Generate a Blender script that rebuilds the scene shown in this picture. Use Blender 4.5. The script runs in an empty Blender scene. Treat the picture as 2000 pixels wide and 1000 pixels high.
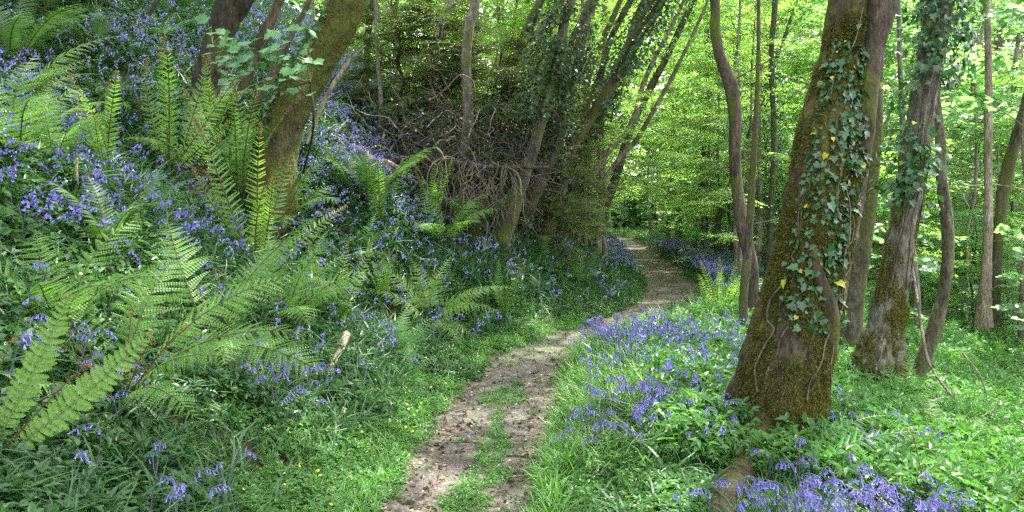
import bpy, math, random
import numpy as np
from mathutils import Vector, Matrix
# ---------------------------------------------------------------- camera, world, sun, exposure
R = math.radians
sc = bpy.context.scene
COL = sc.collection
W, H, FPX = 2000, 1000, 1511.0
PITCH = R(-3.8)
CAM = np.array([0.0, 0.0, 1.6])
cam = bpy.data.cameras.new('camera'); cam.sensor_width = 36; cam.lens = 36*FPX/W
cam.clip_start = 0.05; cam.clip_end = 1000
co = bpy.data.objects.new('camera', cam); COL.objects.link(co)
co.location = CAM; co.rotation_euler = (R(90)+PITCH, 0, 0); sc.camera = co
SUN_EL, SUN_AZ = 60, 40          # azimuth from +Y towards +X
sun_dir = Vector((math.sin(R(SUN_AZ))*math.cos(R(SUN_EL)), math.cos(R(SUN_AZ))*math.cos(R(SUN_EL)), math.sin(R(SUN_EL))))
wd = bpy.data.worlds.new('World'); sc.world = wd; wd.use_nodes = True
wn = wd.node_tree; bg = wn.nodes['Background']
sky = wn.nodes.new('ShaderNodeTexSky'); sky.sky_type = 'NISHITA'; sky.sun_disc = False
sky.sun_elevation = R(SUN_EL); sky.sun_rotation = R(SUN_AZ); sky.air_density = 1.0; sky.dust_density = 2.5; sky.ozone_density = 0.6
hs_ = wn.nodes.new('ShaderNodeHueSaturation'); hs_.inputs['Saturation'].default_value = .28; wn.links.new(sky.outputs[0], hs_.inputs['Color']); wn.links.new(hs_.outputs[0], bg.inputs[0]); bg.inputs[1].default_value = 0.15
sl = bpy.data.lights.new('sun', 'SUN'); sl.energy = 3.0; sl.angle = R(0.6); sl.color = (1, .95, .86)
so = bpy.data.objects.new('sun', sl); COL.objects.link(so); so.rotation_euler = sun_dir.to_track_quat('Z', 'Y').to_euler()
sc.view_settings.view_transform = 'Standard'; sc.view_settings.look = 'None'; sc.view_settings.gamma = 1
sc.view_settings.exposure = 3.1
cy = sc.cycles
cy.max_bounces = 7; cy.diffuse_bounces = 4; cy.glossy_bounces = 2; cy.transmission_bounces = 5; cy.transparent_max_bounces = 4
cy.sample_clamp_indirect = 6; cy.use_denoising = False
try: cy.denoiser = 'OPENIMAGEDENOISE'; cy.denoising_prefilter = 'ACCURATE'
except Exception: pass

rng = np.random.default_rng(7)
random.seed(7)
# ---------------------------------------------------------------- noise, terrain
def hsh(ix, iy, iz, s):
    n = (ix*73856093) ^ (iy*19349663) ^ (iz*83492791) ^ (s*2654435761 & 0x7fffffff)
    n = n & 0x7fffffff
    n = ((n >> 13) ^ n) * 60493 & 0x7fffffff
    n = ((n >> 11) ^ n) * 19990303 & 0x7fffffff
    n = (n >> 9) ^ n
    return (n & 0xffff)/65535.0
def vn(p, s=0):
    p = np.asarray(p, float); i = np.floor(p).astype(np.int64); f = p-i; f = f*f*(3-2*f); r = 0
    for a in (0, 1):
        for b in (0, 1):
            for c in (0, 1):
                w = (f[..., 0] if a else 1-f[..., 0])*(f[..., 1] if b else 1-f[..., 1])*(f[..., 2] if c else 1-f[..., 2])
                r = r+w*hsh(i[..., 0]+a, i[..., 1]+b, i[..., 2]+c, s)
    return r*2-1
def fbm(p, s=0, o=3):
    r, a = 0, 1
    for k in range(o): r = r+a*vn(np.asarray(p)*2**k, s+k); a *= .5
    return r
def n2(x, y, sc_, s=0, o=2):
    return fbm(np.stack([np.asarray(x, float)*sc_, np.asarray(y, float)*sc_, np.zeros_like(np.asarray(x, float))+.37], -1), s, o)
PY = [-6, 3.0, 4.03, 4.84, 6.04, 6.9, 8.06, 8.95, 10.0, 11.5, 12.7, 15.1, 18.6, 24.2, 34.5, 42, 52, 70, 120]
PX = [-.55, -.38, -.29, -.22, -.06, 0.0, .22, .62, 1.22, 2.0, 2.6, 3.15, 3.6, 4.1, 5.0, 4.6, 1.5, -8, -20]
PW = [.86, .86, .86, .9, .94, .93, .85, .75, .72, .85, 1.02, 1.08, 1.0, .9, .75, .75, .75, .75, .75]
_yy = np.linspace(-6, 120, 1261); _pc = np.interp(_yy, PY, PX); _k = np.hanning(15); _k /= _k.sum()
_pc = np.convolve(np.pad(_pc, 7, 'edge'), _k, 'valid')
def pc(y): return np.interp(y, _yy, _pc)
def pw(y): return np.interp(y, PY, PW)
def pathd(x, y):   # signed: + right of centre, in metres
    return x-pc(y)
def G(x, y):
    x = np.asarray(x, float); y = np.asarray(y, float)
    d = x-pc(y); hw = pw(y)/2
    u = np.maximum(-d-hw, 0); v = np.maximum(d-hw, 0)
    vg = np.interp(y, [0, 4, 6, 8, 10, 13, 40], [.5, .55, .7, 1.0, .6, .5, .5])
    t = u-vg
    left = .12*np.minimum(u, 1)+.72*.5*(t+np.sqrt(t*t+.12))-.72*.5*(-vg+np.sqrt(vg*vg+.12))
    left = np.where(left > 14, 14+(left-14)*.35, left)
    right = .10*(1-np.exp(-v*2.5))-.26*.5*((v-1.3)+np.sqrt((v-1.3)**2+.3))+.26*.5*(-1.3+np.sqrt(1.69+.3))
    right = np.where(right < -1.4, -1.4-.5*(1-np.exp((right+1.4)/.5)), right)
    inp = np.clip((np.abs(d)-hw)/.5, 0, 1)
    z = np.where(d < 0, left, right)
    z = z+inp*(.07*n2(x, y, 1.3, 3)+np.minimum(.16, .04+u*.06)*n2(x, y, .45, 9)+.015*n2(x, y, 5, 5)) + (1-inp)*.012*n2(x, y, 3, 6)
    z = z-.03*np.exp(-(d/(hw*.9))**4)
    z = z+np.maximum(y-60, 0)*.05
    return z
def ray(px, py):
    a = (px-W/2)/FPX; b = -(py-H/2)/FPX
    c, s = math.cos(PITCH), math.sin(PITCH)
    return np.array([a, c-b*s, s+b*c])
_ts = np.concatenate([np.linspace(.8, 30, 2400), np.linspace(30, 140, 1500)])
def hit(px, py):
    d = ray(px, py); P = CAM+_ts[:, None]*d
    below = P[:, 2] < G(P[:, 0], P[:, 1])
    k = np.argmax(below) if below.any() else len(_ts)-1
    return P[k]
def at(px, py, y):
    d = ray(px, py); return CAM+d*(y/d[1])
def proj(P):
    P = np.asarray(P)-CAM; c, s = math.cos(PITCH), math.sin(PITCH)
    dep = P[..., 1]*c+P[..., 2]*s; up = -P[..., 1]*s+P[..., 2]*c
    return W/2+FPX*P[..., 0]/dep, H/2-FPX*up/dep, dep

# ---------------------------------------------------------------- mesh building
class MB:
    def __init__(s): s.V = []; s.F3 = []; s.F4 = []; s.M3 = []; s.M4 = []; s.n = 0
    def add(s, V, F, m=0):
        V = np.asarray(V, np.float32).reshape(-1, 3); F = np.asarray(F, np.int64)
        if len(F):
            F = F+s.n
            (s.F3 if F.shape[1] == 3 else s.F4).append(F); (s.M3 if F.shape[1] == 3 else s.M4).append(np.full(len(F), m))
        s.V.append(V); s.n += len(V)
    def inst(s, T, mats, locs, m=None):
        """T: list of (V,F,mat); mats (N,3,3), locs (N,3)"""
        N = len(locs)
        if not N: return
        for V, F, mm in T:
            V = np.asarray(V, np.float32); F = np.asarray(F)
            P = np.einsum('nij,vj->nvi', mats.astype(np.float32), V)+np.asarray(locs, np.float32)[:, None]
            FF = F[None]+(np.arange(N)*len(V))[:, None, None]
            s.add(P.reshape(-1, 3), FF.reshape(-1, F.shape[1]), mm if m is None else m)
    def mesh(s, name, mats, smooth=True):
        V = np.concatenate(s.V); fs, ls, mi = [], [], []
        f3 = np.concatenate(s.F3) if s.F3 else np.zeros((0, 3), int); f4 = np.concatenate(s.F4) if s.F4 else np.zeros((0, 4), int)
        loops = np.concatenate([f3.ravel(), f4.ravel()]).astype(np.int32)
        starts = np.concatenate([np.arange(len(f3))*3, len(f3)*3+np.arange(len(f4))*4]).astype(np.int32)
        tot = np.concatenate([np.full(len(f3), 3), np.full(len(f4), 4)]).astype(np.int32)
        mi = np.concatenate([np.concatenate(s.M3) if s.M3 else np.zeros(0), np.concatenate(s.M4) if s.M4 else np.zeros(0)]).astype(np.int32)
        me = bpy.data.meshes.new(name); me.vertices.add(len(V)); me.vertices.foreach_set('co', V.ravel().astype(np.float32))
        me.loops.add(len(loops)); me.loops.foreach_set('vertex_index', loops)
        me.polygons.add(len(starts)); me.polygons.foreach_set('loop_start', starts); me.polygons.foreach_set('loop_total', tot)
        me.polygons.foreach_set('material_index', mi); me.polygons.foreach_set('use_smooth', np.full(len(starts), smooth))
        me.update(calc_edges=True)
        for m in (mats if isinstance(mats, (list, tuple)) else [mats]): me.materials.append(m)
        return me
def obj(name, me, parent=None, loc=(0, 0, 0)):
    o = bpy.data.objects.new(name, me); COL.objects.link(o); o.location = loc
    if parent is not None: o.parent = parent
    return o
def tag(o, label=None, cat=None, group=None, kind=None):
    for k, v in (('label', label), ('category', cat), ('group', group), ('kind', kind)):
        if v: o[k] = v
    return o
def rotz(a):
    a = np.atleast_1d(a); c, s = np.cos(a), np.sin(a); o, z = np.ones_like(a), np.zeros_like(a)
    return np.stack([np.stack([c, -s, z], -1), np.stack([s, c, z], -1), np.stack([z, z, o], -1)], -2)
def rotx(a):
    a = np.atleast_1d(a); c, s = np.cos(a), np.sin(a); o, z = np.ones_like(a), np.zeros_like(a)
    return np.stack([np.stack([o, z, z], -1), np.stack([z, c, -s], -1), np.stack([z, s, c], -1)], -2)
def roty(a):
    a = np.atleast_1d(a); c, s = np.cos(a), np.sin(a); o, z = np.ones_like(a), np.zeros_like(a)
    return np.stack([np.stack([c, z, s], -1), np.stack([z, o, z], -1), np.stack([-s, z, c], -1)], -2)
def nrm(v): return v/np.maximum(np.linalg.norm(v, axis=-1, keepdims=True), 1e-9)
def basis(x, zhint):
    """columns x, y, z with x along x"""
    x = nrm(x); z = zhint-(x*zhint).sum(-1, keepdims=True)*x; z = nrm(z); y = np.cross(z, x)
    return np.stack([x, y, z], -1)
def spline(P, n):
    P = np.asarray(P, float)
    if len(P) == 2: return P[0]+(P[1]-P[0])*np.linspace(0, 1, n)[:, None]
    Q = np.vstack([2*P[0]-P[1], P, 2*P[-1]-P[-2]])
    t = np.linspace(0, len(P)-1-1e-6, n); i = t.astype(int); f = (t-i)[:, None]
    a, b, c, d = Q[i], Q[i+1], Q[i+2], Q[i+3]
    return .5*((2*b)+(-a+c)*f+(2*a-5*b+4*c-d)*f*f+(-a+3*b-3*c+d)*f**3)
def spl(P, rad, n):
    P = np.asarray(P, float); rad = np.asarray(rad, float); m = max(200, n*4); D = spline(P, m); q = np.interp(np.linspace(0, 1, m), np.linspace(0, 1, len(rad)), rad)
    s = np.concatenate([[0], np.cumsum(np.linalg.norm(np.diff(D, axis=0), axis=1))]); t = np.linspace(0, s[-1], n)
    return np.stack([np.interp(t, s, D[:, k]) for k in range(3)], -1), np.interp(t, s, q)
def tube(P, rad, n=None, sides=8, rough=0, seed=0, cap=False, flute=None, freq=3., ridge=0, grid=None):
    """P points, rad radii at those points -> V,F4 ; rough = relative bumps"""
    P = np.asarray(P, float); rad = np.asarray(rad, float)
    n = n or len(P)*3
    C, r = spl(P, rad, n)
    T = nrm(np.gradient(C, axis=0)); ref = np.array([1., .01, 0]) if abs(T[0][0]) < .8 else np.array([0, 1., .01])
    fr = [];
    for k in range(n):
        a = nrm(ref-(ref@T[k])*T[k]); fr.append((a, np.cross(T[k], a))); ref = a
    A = np.array([f[0] for f in fr]); B = np.array([f[1] for f in fr])
    th = np.arange(sides)/sides*2*np.pi
    rr = r[:, None]*np.ones(sides)
    if flute is not None: rr = rr*flute(np.linspace(0, 1, n)[:, None], th[None])
    D = A[:, None]*np.cos(th)[None, :, None]+B[:, None]*np.sin(th)[None, :, None]
    if rough:
        base = C[:, None]+D*r[:, None, None]
        rr = rr*(1+rough*fbm(base*freq*np.array([1, 1, .45]), seed, 4))
        if ridge: rr = rr*(1-ridge*np.abs(fbm(base*freq*5*np.array([1, 1, .16]), seed+9, 2))+ridge*.3+ridge*.5*fbm(base*22, seed+4, 2))
    V = C[:, None]+D*rr[..., None]
    if grid is not None: grid.append(V)
    V = V.reshape(-1, 3)
    i = np.arange(n-1)[:, None]*sides; j = np.arange(sides)[None]; j2 = (j+1) % sides
    F = np.stack([i+j, i+j2, i+sides+j2, i+sides+j], -1).reshape(-1, 4)
    if cap:
        V = np.vstack([V, C[0], C[-1]]); m = len(V)
        a = np.arange(sides); b = (a+1) % sides; L = (n-1)*sides
        F2 = np.vstack([np.stack([b, a, np.full(sides, m-2)], -1), np.stack([L+a, L+b, np.full(sides, m-1)], -1)])
        return V, F, F2
    return V, F
# ---------------------------------------------------------------- materials
def nm(name):
    m = bpy.data.materials.new(name); m.use_nodes = True; t = m.node_tree; return m, t, t.nodes, t.links
def ramp(N, L, fac, stops):
    r = N.new('ShaderNodeValToRGB'); el = r.color_ramp.elements
    while len(el) < len(stops): el.new(.5)
    for e, (p, c) in zip(el, stops): e.position = p; e.color = (*c, 1)
    L.new(fac, r.inputs[0]); return r.outputs[0]
def noise(N, L, scale, det=3, coord='Object', sx=1, sy=1, sz=1, rough=.6):
    tc = N.new('ShaderNodeTexCoord'); mp = N.new('ShaderNodeMapping'); mp.inputs['Scale'].default_value = (sx, sy, sz)
    L.new(tc.outputs[coord], mp.inputs[0]); t = N.new('ShaderNodeTexNoise'); t.inputs['Scale'].default_value = scale; t.inputs['Detail'].default_value = det
    t.inputs['Roughness'].default_value = rough; L.new(mp.outputs[0], t.inputs['Vector']); return t.outputs['Fac']
def mixc(N, L, f, a, b, mode='MIX'):
    m = N.new('ShaderNodeMix'); m.data_type = 'RGBA'; m.blend_type = mode
    for sock, v in ((m.inputs[0], f), (m.inputs[6], a), (m.inputs[7], b)):
        if isinstance(v, (tuple, list)): sock.default_value = (*v, 1)
        elif isinstance(v, (int, float)): sock.default_value = v
        else: L.new(v, sock)
    return m.outputs[2]
def leaf_mat(name, c0, c1, c2=None, trans=.45, tcol=1.9, rough=.45, spec=.35, island=True, hue=0.0):
    """foliage: colour varies leaf by leaf and plant by plant, light passes through"""
    m, t, N, L = nm(name); b = N['Principled BSDF']; out = N['Material Output']
    g = N.new('ShaderNodeNewGeometry'); oi = N.new('ShaderNodeObjectInfo')
    stops = [(0, c0), (.7, c1)]+([(1, c2)] if c2 else [])
    a = N.new('ShaderNodeMath'); a.operation = 'MULTIPLY_ADD'; a.inputs[1].default_value = .65
    L.new(g.outputs['Random Per Island'], a.inputs[0])
    a2 = N.new('ShaderNodeMath'); a2.operation = 'MULTIPLY'; a2.inputs[1].default_value = .35; L.new(oi.outputs['Random'], a2.inputs[0]); L.new(a2.outputs[0], a.inputs[2])
    c = ramp(N, L, a.outputs[0], stops)
    L.new(c, b.inputs['Base Color']); b.inputs['Roughness'].default_value = rough; b.inputs['Specular IOR Level'].default_value = spec
    tr = N.new('ShaderNodeBsdfTranslucent')
    tc_ = mixc(N, L, 1.0, c, (tcol*.98, tcol, tcol*.6), 'MULTIPLY'); L.new(tc_, tr.inputs[0])
    mx = N.new('ShaderNodeMixShader'); mx.inputs[0].default_value = trans
    L.new(b.outputs[0], mx.inputs[1]); L.new(tr.outputs[0], mx.inputs[2]); L.new(mx.outputs[0], out.inputs[0])
    return m
def bark_mat(name, c0, c1, moss=0., mossc=((.035, .05, .01), (.10, .12, .02)), scale=9, bump=.9, pale=None, mossy_top=False):
    m, t, N, L = nm(name); b = N['Principled BSDF']
    f = noise(N, L, scale, 6, sz=.22); f2 = noise(N, L, scale*4, 4, sz=.35)
    c = ramp(N, L, f, [(.32, c0), (.66, c1)])
    c = mixc(N, L, .75, c, ramp(N, L, f2, [(.32, (.2, .2, .2)), (.6, (1.1, 1.1, 1.1))]), 'MULTIPLY')
    c = mixc(N, L, .6, c, ramp(N, L, noise(N, L, scale*11, 3, sz=.5), [(.35, (.35, .35, .35)), (.6, (1.25, 1.25, 1.25))]), 'MULTIPLY')
    if pale:
        pf = noise(N, L, 2.2, 4, sz=.5); c = mixc(N, L, ramp(N, L, pf, [(.53, (0, 0, 0)), (.58, (1, 1, 1))]), c, pale)
    if moss:
        mf = noise(N, L, 2.6, 6, sz=.4); mc = ramp(N, L, noise(N, L, 45, 4), [(.3, mossc[0]), (.7, mossc[1])])
        k = .62-moss*.3
        c = mixc(N, L, ramp(N, L, mf, [(k, (0, 0, 0)), (k+.1, (1, 1, 1))]), c, mc)
    L.new(c, b.inputs['Base Color']); b.inputs['Roughness'].default_value = .9; b.inputs['Specular IOR Level'].default_value = .2
    bp = N.new('ShaderNodeBump'); bp.inputs['Strength'].default_value = bump; bp.inputs['Distance'].default_value = .03
    ad = N.new('ShaderNodeMath'); ad.operation = 'ADD'; L.new(f, ad.inputs[0]); L.new(f2, ad.inputs[1]); L.new(ad.outputs[0], bp.inputs['Height']); L.new(bp.outputs[0], b.inputs['Normal'])
    return m
def plain(name, c, rough=.6, c2=None, scale=20):
    m, t, N, L = nm(name); b = N['Principled BSDF']; b.inputs['Roughness'].default_value = rough; b.inputs['Specular IOR Level'].default_value = .3
    if c2: L.new(ramp(N, L, noise(N, L, scale, 4), [(.3, c), (.7, c2)]), b.inputs['Base Color'])
    else: b.inputs['Base Color'].default_value = (*c, 1)
    return m
M = {}
M['leaf_lime'] = leaf_mat('lime_leaf', (.10, .20, .045), (.165, .29, .065), (.235, .37, .10), .55, 2.1)
M['leaf_mid'] = leaf_mat('mid_leaf', (.08, .17, .06), (.135, .25, .09), (.20, .33, .13), .52, 2.0)
M['leaf_blue'] = leaf_mat('blue_green_leaf', (.085, .19, .085), (.14, .27, .125), (.21, .34, .17), .52, 1.8)
M['leaf_dark'] = leaf_mat('dark_leaf', (.045, .075, .018), (.08, .125, .03), (.16, .20, .05), .35, 1.7, .45, .35)
M['leaf_canopy'] = leaf_mat('canopy_leaf', (.04, .11, .015), (.07, .16, .02), (.12, .22, .03), .5, 2.0)
M['ivy'] = leaf_mat('ivy_leaf', (.015, .06, .014), (.035, .11, .03), (.08, .18, .05), .2, 1.6, .33, .55)
M['ivy_dark'] = leaf_mat('dark_ivy_leaf', (.012, .03, .008), (.03, .065, .018), (.06, .11, .03), .15, 1.5, .5, .3)
M['ivy_yellow'] = leaf_mat('yellow_ivy_leaf', (.35, .32, .03), (.5, .45, .06), None, .3, 1.2, .4, .4)
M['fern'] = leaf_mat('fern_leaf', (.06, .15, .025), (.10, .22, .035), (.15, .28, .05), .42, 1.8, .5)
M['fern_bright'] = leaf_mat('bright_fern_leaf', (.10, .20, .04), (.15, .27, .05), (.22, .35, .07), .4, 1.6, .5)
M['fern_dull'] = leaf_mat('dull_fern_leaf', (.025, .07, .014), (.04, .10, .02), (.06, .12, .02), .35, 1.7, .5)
M['fern_soft'] = leaf_mat('soft_fern_leaf', (.07, .19, .05), (.10, .24, .07), (.13, .28, .08), .42, 1.7, .5)
M['stipe'] = plain('fern_stipe', (.035, .03, .01), .6, (.07, .05, .02), 60)
M['stipe_green'] = plain('green_stalk', (.08, .14, .03), .5, (.06, .10, .02), 60)
M['scale'] = plain('crozier_scale', (.16, .09, .035), .8, (.26, .17, .06), 150)
M['bell'] = leaf_mat('bluebell_petal', (.13, .12, .39), (.205, .19, .52), (.34, .32, .66), .25, 1.0, .5, .3)
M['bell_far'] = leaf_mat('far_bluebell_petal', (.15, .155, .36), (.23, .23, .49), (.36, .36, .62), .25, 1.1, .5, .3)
for k in ('bell', 'bell_far'):
    for n_ in M[k].node_tree.nodes:
        if n_.type == 'MIX': n_.inputs[7].default_value = (1.1, 1.0, 1.3, 1)
M['bell_stem'] = plain('bluebell_stem', (.06, .07, .06), .5, (.09, .08, .14), 30)
M['strap'] = leaf_mat('strap_leaf', (.018, .06, .018), (.036, .10, .028), (.07, .16, .04), .3, 1.6, .42, .28)
M['grass'] = leaf_mat('grass_blade', (.06, .17, .025), (.10, .24, .04), (.16, .32, .06), .4, 1.6, .4, .4)
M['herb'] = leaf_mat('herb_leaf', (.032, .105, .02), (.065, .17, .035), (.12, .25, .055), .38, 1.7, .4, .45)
M['herb_shade_tint'] = leaf_mat('shade_tinted_herb_leaf', (.015, .052, .014), (.03, .09, .022), (.06, .14, .035), .3, 1.6, .38, .5)  # herb colour darkened to stand in for shade on the bank
M['litter'] = leaf_mat('litter_leaf', (.034, .027, .016), (.10, .082, .054), (.22, .19, .135), .08, 1.0, .8, .2)
M['yellow'] = leaf_mat('yellow_petal', (.75, .6, .02), (.9, .75, .03), None, .2, 1., .4)
M['bark'] = bark_mat('brown_bark', (.035, .027, .018), (.13, .10, .07), .3)
M['bark_moss'] = bark_mat('mossy_bark', (.036, .033, .020), (.14, .128, .082), .55, ((.03, .036, .008), (.10, .11, .025)))
M['bark_heavy'] = bark_mat('heavily_mossed_bark', (.025, .019, .012), (.09, .068, .042), .62, ((.035, .035, .010), (.125, .115, .028)), bump=1.)
M['bark_patch'] = bark_mat('patchy_bark', (.035, .028, .016), (.12, .095, .055), .75, ((.03, .036, .008), (.10, .11, .022)), pale=(.34, .29, .21))  # noise mixes in paler patches
M['bark_dark'] = bark_mat('dark_bark', (.018, .016, .010), (.06, .052, .034), .45)
M['bark_pale'] = bark_mat('pale_bark', (.16, .125, .09), (.36, .30, .23), .2)
M['bark_grey'] = bark_mat('grey_bark', (.075, .07, .05), (.24, .22, .165), .35)
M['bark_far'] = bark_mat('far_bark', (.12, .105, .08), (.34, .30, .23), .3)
M['dead'] = bark_mat('dead_wood', (.05, .04, .03), (.20, .165, .13), .1)
M['dead_pale'] = bark_mat('pale_dead_wood', (.16, .13, .095), (.40, .34, .25), 0)
M['dead_dark'] = bark_mat('dark_twig', (.032, .027, .022), (.11, .095, .078), 0)
M['moss'] = leaf_mat('moss_tuft', (.04, .042, .010), (.10, .098, .022), (.23, .215, .048), .18, 1.3, .9, .1)
M['cut'] = plain('cut_wood', (.3, .23, .15), .85, (.46, .38, .27), 40)
# ---------------------------------------------------------------- ground and path
def grid_mesh(name, X, Y, Z, mat):
    nx, ny = X.shape; V = np.stack([X, Y, Z], -1).reshape(-1, 3)
    i = np.arange(nx-1)[:, None]*ny; j = np.arange(ny-1)[None]
    F = np.stack([i+j, i+ny+j, i+ny+j+1, i+j+1], -1).reshape(-1, 4)
    b = MB(); b.add(V, F); return b.mesh(name, mat)
def ground_material():
    m, t, N, L = nm('woodland_soil'); b = N['Principled BSDF']; b.inputs['Roughness'].default_value = .95; b.inputs['Specular IOR Level'].default_value = .15
    c = ramp(N, L, noise(N, L, 14, 6), [(.3, (.022, .016, .010)), (.55, (.05, .036, .022)), (.8, (.10, .075, .05))])
    g = ramp(N, L, noise(N, L, 1.1, 5), [(.42, (0, 0, 0)), (.62, (1, 1, 1))])
    c = mixc(N, L, g, c, ramp(N, L, noise(N, L, 30, 4), [(.3, (.015, .035, .008)), (.7, (.04, .085, .018))]))
    L.new(c, b.inputs['Base Color'])
    bp = N.new('ShaderNodeBump'); bp.inputs['Distance'].default_value = .04; bp.inputs['Strength'].default_value = .8; L.new(noise(N, L, 25, 6), bp.inputs['Height']); L.new(bp.outputs[0], b.inputs['Normal'])
    return m
def path_material():
    m, t, N, L = nm('trodden_path'); b = N['Principled BSDF']; b.inputs['Roughness'].default_value = .9; b.inputs['Specular IOR Level'].default_value = .15
    c = ramp(N, L, noise(N, L, 22, 8, rough=.7), [(.28, (.026, .021, .013)), (.5, (.078, .065, .044)), (.72, (.15, .13, .095))])
    c = mixc(N, L, ramp(N, L, noise(N, L, 1.6, 4), [(.4, (0, 0, 0)), (.65, (.6, .6, .6))]), c, (.145, .126, .095))
    v = N.new('ShaderNodeTexVoronoi'); v.inputs['Scale'].default_value = 60; tc = N.new('ShaderNodeTexCoord'); L.new(tc.outputs['Object'], v.inputs['Vector'])
    c = mixc(N, L, .45, c, v.outputs['Color'], 'SOFT_LIGHT')
    hs = N.new('ShaderNodeHueSaturation'); hs.inputs['Saturation'].default_value = .75; L.new(c, hs.inputs['Color']); L.new(hs.outputs[0], b.inputs['Base Color'])
    bp = N.new('ShaderNodeBump'); bp.inputs['Distance'].default_value = .015; bp.inputs['Strength'].default_value = .9
    ad = N.new('ShaderNodeMath'); ad.operation = 'ADD'; L.new(noise(N, L, 40, 8), ad.inputs[0]); L.new(v.outputs['Distance'], ad.inputs[1]); L.new(ad.outputs[0], bp.inputs['Height']); L.new(bp.outputs[0], b.inputs['Normal'])
    return m
a = np.linspace(-1, 1, 420); gx = np.sinh(a*4.2)/np.sinh(4.2)*190
b_ = np.linspace(0, 1, 520); gy = -8+(np.exp(b_*3.6)-1)/(math.exp(3.6)-1)*300
X, Y = np.meshgrid(gx, gy, indexing='ij'); Z = G(X, Y)
tag(obj('ground', grid_mesh('ground', X, Y, Z, ground_material())), kind='structure')
s_ = np.linspace(-1, 1, 25); yy = np.concatenate([np.arange(-4, 14, .06), np.arange(14, 80, .3)])
S, Y = np.meshgrid(s_, yy, indexing='ij')
edge = 1+.16*n2(S*0+np.sign(S)*9, Y, 1.7, 21, 3)+.1*n2(np.sign(S)*5, Y, 6, 22, 2)
X = pc(Y)+S*(pw(Y)/2+.05)*edge
Z = G(X, Y)+.012-.02*np.abs(S)**6
tag(obj('path', grid_mesh('path', X, Y, Z, path_material())), kind='structure')
# ---------------------------------------------------------------- leaf templates (x = along the leaf, z = up)
def LEAF(l=1., w=.5, fold=.12, droop=.12, mid=.38):
    V = [(0, 0, 0), (mid*l, w/2, fold*w), (.75*l, w*.33, fold*w-droop*.5*l), (l, 0, -droop*l), (.75*l, -w*.33, fold*w-droop*.5*l), (mid*l, -w/2, fold*w)]
    return np.array(V), np.array([(0, 3, 2, 1), (0, 5, 4, 3)])
def fanleaf(out, cup=.12):
    """outline polygon from the leaf base, fanned about a centre point raised or sunk: out Nx2"""
    out = np.array(out, float); c = np.array([.38, 0, -.05]); z = cup*np.abs(out[:, 1])-.15*out[:, 0]**2
    V = np.vstack([c, np.column_stack([out, z])]); n = len(out)
    return V, np.array([(0, 1+k, 1+(k+1) % n) for k in range(n)])
IVY = fanleaf([(0, 0), (-.12, .22), (-.02, .48), (.25, .36), (.42, .5), (.55, .24), (1, 0), (.55, -.24), (.42, -.5), (.25, -.36), (-.02, -.48), (-.12, -.22)])
SYC = fanleaf([(0, 0), (-.05, .2), (-.12, .48), (.12, .42), (.2, .62), (.38, .58), (.62, .62), (.6, .36), (.72, .34), (.78, .18), (1, 0), (.78, -.18), (.72, -.34), (.6, -.36), (.62, -.62), (.38, -.58), (.2, -.62), (.12, -.42), (-.12, -.48), (-.05, -.2)], .08)
def blade(l=1., w=.03, bend=.5, seg=4, lean=.15):
    """a strap standing on z, arching along +x"""
    t = np.linspace(0, 1, seg+1); x = lean*t*l+bend*l*t**2.2; z = l*(t-.55*bend*t**2.6); ww = w*.5*np.array([1-(a**3) for a in t]); ww[0] = w*.35; V = []
    for k in range(seg+1): V += [(x[k], -ww[k]-1e-4, z[k]), (x[k], ww[k]+1e-4, z[k])]
    F = [(2*k, 2*k+1, 2*k+3, 2*k+2) for k in range(seg)]
    return np.array(V), np.array(F)
def rndrot(n, tilt=.3, rg=rng):
    return rotz(rg.uniform(0, 2*np.pi, n)) @ roty(rg.normal(0, tilt, n)) @ rotx(rg.normal(0, tilt, n))
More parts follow.
